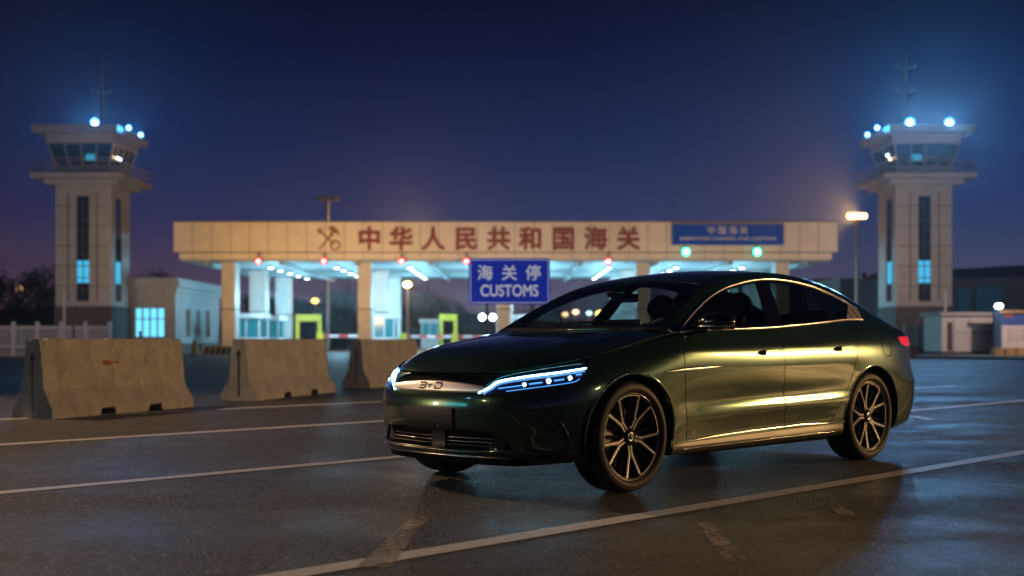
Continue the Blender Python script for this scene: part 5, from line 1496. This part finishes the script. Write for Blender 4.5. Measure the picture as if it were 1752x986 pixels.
# kerb and blocks on the right
kb = MB().prism([(wx(1555, 60), 60), (wx(1640, 60), 60), (wx(1900, 52), 52), (wx(1900, 52) + 12, 64), (wx(1555, 66), 66)], 'z', 0, .14).build('pavement', mat('paving', (.26, .26, .27), .7, noise=(1, .15))); tag(kb, kind='structure')
M_BLK2 = mat('painted_block', (.28, .17, .05), .7, noise=(2, .2))
for px in (1558, 1706, 1725, 1744):
    o = MB().box(-.26, .26, -.3, .3, 0, .40 if px > 1600 else .5, .04).build('kerb_block', M_BLK2); o.location = (wx(px, 62), 62, .14)
    tag(o, 'brown concrete block on the pavement before the hoarding' if px > 1600 else 'single brown concrete block on the pavement beside the car tail', 'block', 'blocks before the hoarding' if px > 1600 else None)
# small things on the left
# ---------------------------------------------------------------- lamps on masts
M_SOD = emit_mat('warm_light', (1, .50, .14), 22)
D_L = 95.0; SL = empty('street_lamp', (wx(1466, D_L), D_L, 0)); tag(SL, 'lit orange floodlight mast between the canopy and the right tower', 'street lamp')
M_LPOLE = mat('lamp_pole', (.38, .33, .27), .6)
MB().cyl((0, 0, 0), (0, 0, wz(374, D_L)), .17, .13, n=12).build('pole', M_LPOLE, SL)
hd = MB().box(-.80, .80, .0, .4, wz(376, D_L), wz(364, D_L), .05).build('lamp_head', M_BOXD, SL)
for k in range(4): MB().ball((-.57 + .38 * k, -.04, wz(370, D_L)), .21, (1, .6, 1)).build('lens', M_SOD, hd)
HM = empty('high_mast', (wx(560, 118), 118, 0)); tag(HM, 'tall unlit high mast with a ring of lamp heads behind the canopy', 'street lamp')
MB().cyl((0, 0, 0), (0, 0, wz(342, 118)), .30, .18, n=12).build('pole', M_RAILM, HM)
hd = MB()
for a in range(0, 360, 45): hd.box(.95 * math.cos(R(a)) - .25, .95 * math.cos(R(a)) + .25, .95 * math.sin(R(a)) - .25, .95 * math.sin(R(a)) + .25, wz(343, 118), wz(337, 118))
hd.lathe([(.9, wz(341, 118)), (.9, wz(340, 118)), (1.0, wz(340, 118))], axis='z', n=24); hd.build('lamp_heads', M_RAILM, HM)
def far_lamp(px, py, d, r, col, s, label, name='street_lamp'):
    o = empty(name, (wx(px, d), d, 0)); tag(o, label, 'street lamp', 'far street lamps')
    z = wz(py, d)
    MB().cyl((0, .3, 0), (0, .3, z + .1), .08, n=8).build('pole', M_LPOLE, o); MB().ball((0, 0, z), r, (1, 1, .7)).build('lamp_globe', emit_mat('globe', col, s), o)
far_lamp(697, 487, 125, .42, (1, .55, .2), 20, 'orange street lamp seen under the canopy right of the striped column')
far_lamp(539, 515, 150, .45, (1, .6, .15), 4, 'dim amber street lamp seen between the left canopy columns')
far_lamp(967, 538, 150, .40, (1, .55, .25), 5, 'small orange street lamp seen through the windshield, leftmost')
far_lamp(985, 534, 150, .42, (1, .50, .30), 9, 'pinkish street lamp seen through the windshield, second from left')
far_lamp(1008, 536, 150, .36, (.6, .9, 1), 7, 'white street lamp seen through the windshield')
far_lamp(1027, 537, 150, .60, (1, .60, .12), 9, 'broad amber street lamp seen through the windshield, rightmost')
far_lamp(35, 494, 120, .45, (1, .55, .2), 1.6, 'amber street lamp among the dark trees at the left edge')

# ---------------------------------------------------------------- trees behind
M_LEAF = mat('dark_leaves', (.03, .034, .018), .8, noise=(2, .4)); M_BARK = mat('bark', (.06, .045, .035), .9)
def tree(px, d, ytop, spread, label, seed, leaves=2600):
    r_ = random.Random(seed); H = wz(ytop, d); t = empty('tree', (wx(px, d), d, 0)); tag(t, label, 'tree', 'dark trees behind the checkpoint')
    tr = MB(); tips = []
    tr.cyl((0, 0, 0), (0, 0, H * .45), H * .028, H * .018, n=8)
    for k in range(9):
        a = r_.uniform(0, 6.28); z0 = H * r_.uniform(.28, .5); L__ = spread * r_.uniform(.45, .85); p = (math.cos(a) * L__, math.sin(a) * L__, z0 + H * r_.uniform(.1, .35)); tr.cyl((0, 0, z0), p, H * .010, H * .004, n=6); tips.append(p)
    tr.build('trunk', M_BARK, t)
    cl = []
    for k in range(26):
        a = r_.uniform(0, 6.28); u = r_.random() ** .6; zz = r_.uniform(.35, .97); ww = spread * (1 - abs(zz - .58) * 1.35) * u
        cl.append((math.cos(a) * ww, math.sin(a) * ww, H * zz, spread * r_.uniform(.18, .36)))
    vs, fs = [], []
    for k in range(leaves):
        c = cl[r_.randrange(len(cl))]; v = Vector((r_.gauss(0, 1), r_.gauss(0, 1), r_.gauss(0, .8))).normalized() * c[3] * r_.random() ** .4
        p = Vector(c[:3]) + v; s = .10 + .16 * r_.random(); a1 = Vector((r_.gauss(0, 1), r_.gauss(0, 1), r_.gauss(0, 1))).normalized(); a2 = a1.cross(Vector((r_.random(), r_.random(), 1))).normalized()
        b = len(vs); vs += [p - a1 * s, p + a2 * s * .5, p + a1 * s, p - a2 * s * .5]; fs.append((b, b + 1, b + 2, b + 3))
    MB().add(vs, fs).build('crown', M_LEAF, t)
for i, (px, d, yt, sp) in enumerate(((-30, 110, 470, 4.2), (18, 118, 458, 4.5), (62, 108, 476, 3.8), (105, 125, 462, 4.4), (258, 130, 462, 3.6), (430, 150, 508, 3.6), (590, 150, 500, 4.4), (622, 142, 512, 4.0), (720, 150, 496, 4.6), (760, 160, 515, 4.0), (930, 155, 520, 4.4))):
    tree(px, d, yt, sp, ['dark tree cut by the left edge of the picture', 'tallest dark tree left of the left tower', 'small dark tree beside the amber lamp at the left edge', 'dark tree close behind the left tower', 'dark tree rising behind the gatehouse roof', 'dark tree between the gatehouse and the left canopy columns', 'brownish tree under the canopy right of the high mast', 'brownish tree behind the striped column', 'tree behind the canopy right of the orange lamp', 'low tree behind the yellow gate by the CUSTOMS sign', 'tree seen behind the CUSTOMS sign and the windshield'][i], 40 + i)
# far dark skyline
sk_ = MB()
x = -150
while x < 150:
    w_ = 6 + random.random() * 14; sk_.box(x, x + w_, 240 + random.random() * 20, 265, 0, 4 + random.random() * 6); x += w_ * (.8 + random.random() * .5)
o = sk_.build('far_skyline', mat('skyline', (.05, .045, .045), .9)); tag(o, 'low dark row of far buildings on the horizon', kind='stuff')
# ================================================================ CAMERA, SKY, LAMPS
cam = bpy.data.objects.new('camera', bpy.data.cameras.new('camera')); COL.objects.link(cam)
cam.location = (0, 0, CAM_H); cam.rotation_euler = (R(90), 0, 0)
cam.data.sensor_width = 36; cam.data.lens = 36 * F_PX / 1752; cam.data.shift_y = (HZ - 493) / 1752
cam.data.clip_end = 3000; cam.data.dof.use_dof = True; cam.data.dof.focus_distance = 7.5; cam.data.dof.aperture_fstop = 1.6; cam.data.dof.aperture_blades = 0
SC.camera = cam

w = bpy.data.worlds.new('World'); SC.world = w; w.use_nodes = True
nt = w.node_tree; N = nt.nodes; Lk = nt.links; bg = N['Background']
tc = N.new('ShaderNodeTexCoord'); sep = N.new('ShaderNodeSeparateXYZ'); Lk.new(tc.outputs['Generated'], sep.inputs['Vector'])
cr = N.new('ShaderNodeValToRGB'); Lk.new(sep.outputs['Z'], cr.inputs['Fac'])
def srgb(r, g, b): return tuple((c / 255 / 12.92 if c <= 10 else ((c / 255 + .055) / 1.055) ** 2.4) for c in (r, g, b)) + (1,)
el = cr.color_ramp.elements
stops = [(0.0, srgb(96, 68, 80)), (.045, srgb(86, 70, 94)), (.10, srgb(48, 50, 92)), (.16, srgb(26, 36, 82)), (.22, srgb(10, 22, 62)), (.28, srgb(3, 10, 38)), (.6, srgb(4, 8, 28)), (1.0, srgb(4, 7, 24))]
el[0].position, el[0].color = stops[0]; el[1].position, el[1].color = stops[-1]
for p, c in stops[1:-1]:
    e = el.new(p); e.color = c
# a little bluer to the right, browner to the left, and faintly uneven
rx = N.new('ShaderNodeValToRGB'); mrx = N.new('ShaderNodeMapRange'); mrx.inputs['From Min'].default_value = -.42; mrx.inputs['From Max'].default_value = .42
Lk.new(sep.outputs['X'], mrx.inputs['Value']); Lk.new(mrx.outputs['Result'], rx.inputs['Fac'])
rx.color_ramp.elements[0].color = (.62, .52, .52, 1); rx.color_ramp.elements[1].color = (.62, 1.0, 1.0, 1); e_ = rx.color_ramp.elements.new(.4); e_.color = (.92, .95, 1.0, 1)
ns = N.new('ShaderNodeTexNoise'); ns.inputs['Scale'].default_value = 3.0; ns.inputs['Detail'].default_value = 4; Lk.new(tc.outputs['Generated'], ns.inputs['Vector'])
mrn = N.new('ShaderNodeMapRange'); mrn.inputs['From Min'].default_value = .3; mrn.inputs['From Max'].default_value = .7; mrn.inputs['To Min'].default_value = .85; mrn.inputs['To Max'].default_value = 1.15; Lk.new(ns.outputs['Fac'], mrn.inputs['Value'])
m1 = N.new('ShaderNodeMix'); m1.data_type = 'RGBA'; m1.blend_type = 'MULTIPLY'; m1.inputs['Factor'].default_value = 1
Lk.new(cr.outputs['Color'], m1.inputs['A']); Lk.new(rx.outputs['Color'], m1.inputs['B'])
vm = N.new('ShaderNodeVectorMath'); vm.operation = 'SCALE'; Lk.new(m1.outputs['Result'], vm.inputs[0]); Lk.new(mrn.outputs['Result'], vm.inputs['Scale'])
Lk.new(vm.outputs['Vector'], bg.inputs['Color']); bg.inputs['Strength'].default_value = 1.0

def lamp(name, kind, loc, color, energy, size=.3, target=None, spot=None, blend=.5):
    l = bpy.data.lights.new(name, kind); l.color = color; l.energy = energy
    if kind == 'AREA': l.shape = 'RECTANGLE'; l.size, l.size_y = size if isinstance(size, tuple) else (size, size)
    elif kind in ('POINT', 'SPOT'): l.shadow_soft_size = size
    if kind == 'SPOT': l.spot_size = R(spot or 60); l.spot_blend = blend
    o = bpy.data.objects.new(name, l); COL.objects.link(o); o.location = loc
    if target is not None: o.rotation_euler = (Vector(target) - Vector(loc)).to_track_quat('-Z', 'Y').to_euler()
    return o
SODC = (1, .56, .20); BLUE = (.22, .55, 1.0); CARL = (1, .66, .33); GLOW = (.05, .40, 1.0)
# floodlights of the towers, where their lenses are
for px, d, e in ((162.5, 78.6, 1000), (1556.5, 78.6, 4500), (1624, 78.6, 4500)):
    lamp('flood_beam', 'SPOT', (wx(px, d), d, wz(210, d)), BLUE, e, .9, (wx(px, d) * .12, 9, 0), 70, .7)
# sodium street lamps of the square: left and right; then fill lights added for the car nose
lamp('warm_light', 'SPOT', (-13, 17.5, 9.0), (1, .63, .36), 5200, .25, (-4, 11.5, 0), 115, .9)
lamp('warm_light', 'AREA', (13.5, 1.5, 3.2), CARL, 52, (.9, .35), (1.5, 8, .6))
lamp('warm_light', 'AREA', (17, 6.0, 2.5), CARL, 80, (1.2, .4), (2, 9, .6))
lamp('warm_light', 'AREA', (23, 12, 4.0), CARL, 95, (1.4, .5), (3, 9, .6))
lamp('warm_light', 'AREA', (30, 15, 5.0), SODC, 4200, (1.6, .6), (-3, 15, .5))
lamp('warm_light', 'SPOT', (-12, 7.7, 2.2), (1, .62, .34), 900, .25, (-.3, 7.2, .65), 14, .8)  # unseen narrow spot, added so the nose bar shines
lamp('warm_light', 'POINT', (-8.5, 2.0, 4.0), (1, .66, .40), 160, .25)  # unseen point light, added to lift the nose bar
lamp('cool_light', 'AREA', (-11.5, 5.2, 2.2), (.06, .50, .60), 60, (3.2, 1.0), (.4, 7.2, .5))  # unseen cyan panel light, added to tint the bumper teal
lamp('cool_light', 'POINT', (-12, 4.0, 6.0), (.22, .55, 1), 90, .4)  # unseen blue fill, added for the dark bumper and the ground beside it
# glow of the lamps seen in the picture
for px, py, d, e, c in ((162.5, 207, 78.4, 2400, GLOW), (235, 222, 81.0, 1300, GLOW), (1556.5, 207, 78.4, 2200, GLOW), (1624, 207, 78.4, 2200, GLOW), (1490, 222, 81.0, 1200, GLOW), (1466, 370, 94.0, 16000, SODC), (697, 487, 124.0, 2500, SODC)):
    if px == 1466: lamp('lamp_light', 'SPOT', (wx(px, d), d, wz(py, d)), c, e, .3, (wx(px, d) - 40, d - 42, wz(py, d) + 4), 60, .5)
    else: lamp('lamp_light', 'SPOT', (wx(px, d), d, wz(py, d)), c, e, .3, (wx(px, d), d - 40, wz(py, d) + 13), 88, .6)
lamp('warm_light', 'POINT', (wx(700, 118), 118, wz(395, 118)), SODC, 3500, .3)
WARM = (1, .64, .36)
# unseen spots added before the canopy and the towers to brighten their fronts
for x, e, c in ((-19, 700, SODC), (-12.5, 1150, SODC), (-5, 950, WARM), (4, 800, WARM), (12.5, 520, WARM), (19.5, 420, WARM)):
    lamp('facade_fill', 'SPOT', (x, 69, 3.2), c, e * 3.0, .25, (x, 80, 7.4), 95, .8)
for x, e in ((-28.5, 1500), (27.5, 1450)):
    lamp('facade_fill', 'SPOT', (x, 66, 5), (1, .82, .68), e, .25, (x * 1.03, 80, 8), 75, .8)
lamp('yard_fill', 'SPOT', (-27, 57, 7), (1, .78, .70), 1500, .25, (-31, 70, 1), 90, .8)  # unseen spot added to brighten the left fence
lamp('yard_fill', 'SPOT', (29, 55, 7), (1, .74, .62), 4200, .25, (29, 68, 1.5), 95, .8)  # unseen spot added to brighten the kiosk and right fence
# unseen spot added only to brighten the road sign
lamp('sign_fill', 'SPOT', (-4, 3, 5), (.75, .88, 1), 6000, .1, (sx, D_S, sz), 7, .3)
# the canopy's own white light
for X in (-17.2, -12.5, -7.3, -2.4, 2.4, 6.9, 11.7, 16.4):
    for dd in (6.5, 17.5):
        lamp('canopy_light', 'POINT', (X, D_C + dd, zb_can - 2.3), (.32, .76, 1.0), 760, .3)
vs_ = SC.view_settings
vs_.view_transform = 'Standard'; vs_.look = 'None'; vs_.exposure = 0; vs_.gamma = 1
SC.cycles.use_denoising = True; SC.cycles.max_bounces = 6; SC.cycles.transparent_max_bounces = 12; SC.cycles.sample_clamp_indirect = 6
SC.cycles.blur_glossy = .5
# the damp night air over the square
hm = bpy.data.materials.new('haze'); hm.use_nodes = True
nt = hm.node_tree; nt.nodes.remove(nt.nodes['Principled BSDF'])
pv = nt.nodes.new('ShaderNodeVolumePrincipled'); pv.inputs['Color'].default_value = (.85, .88, .95, 1); pv.inputs['Density'].default_value = .00048; pv.inputs['Anisotropy'].default_value = .855
nt.links.new(pv.outputs['Volume'], nt.nodes['Material Output'].inputs['Volume'])
hz = MB().box(-240, 240, -70, 310, -1, 32).build('haze', hm); tag(hz, kind='stuff')
SC.cycles.volume_step_rate = 4; SC.cycles.volume_bounces = 0
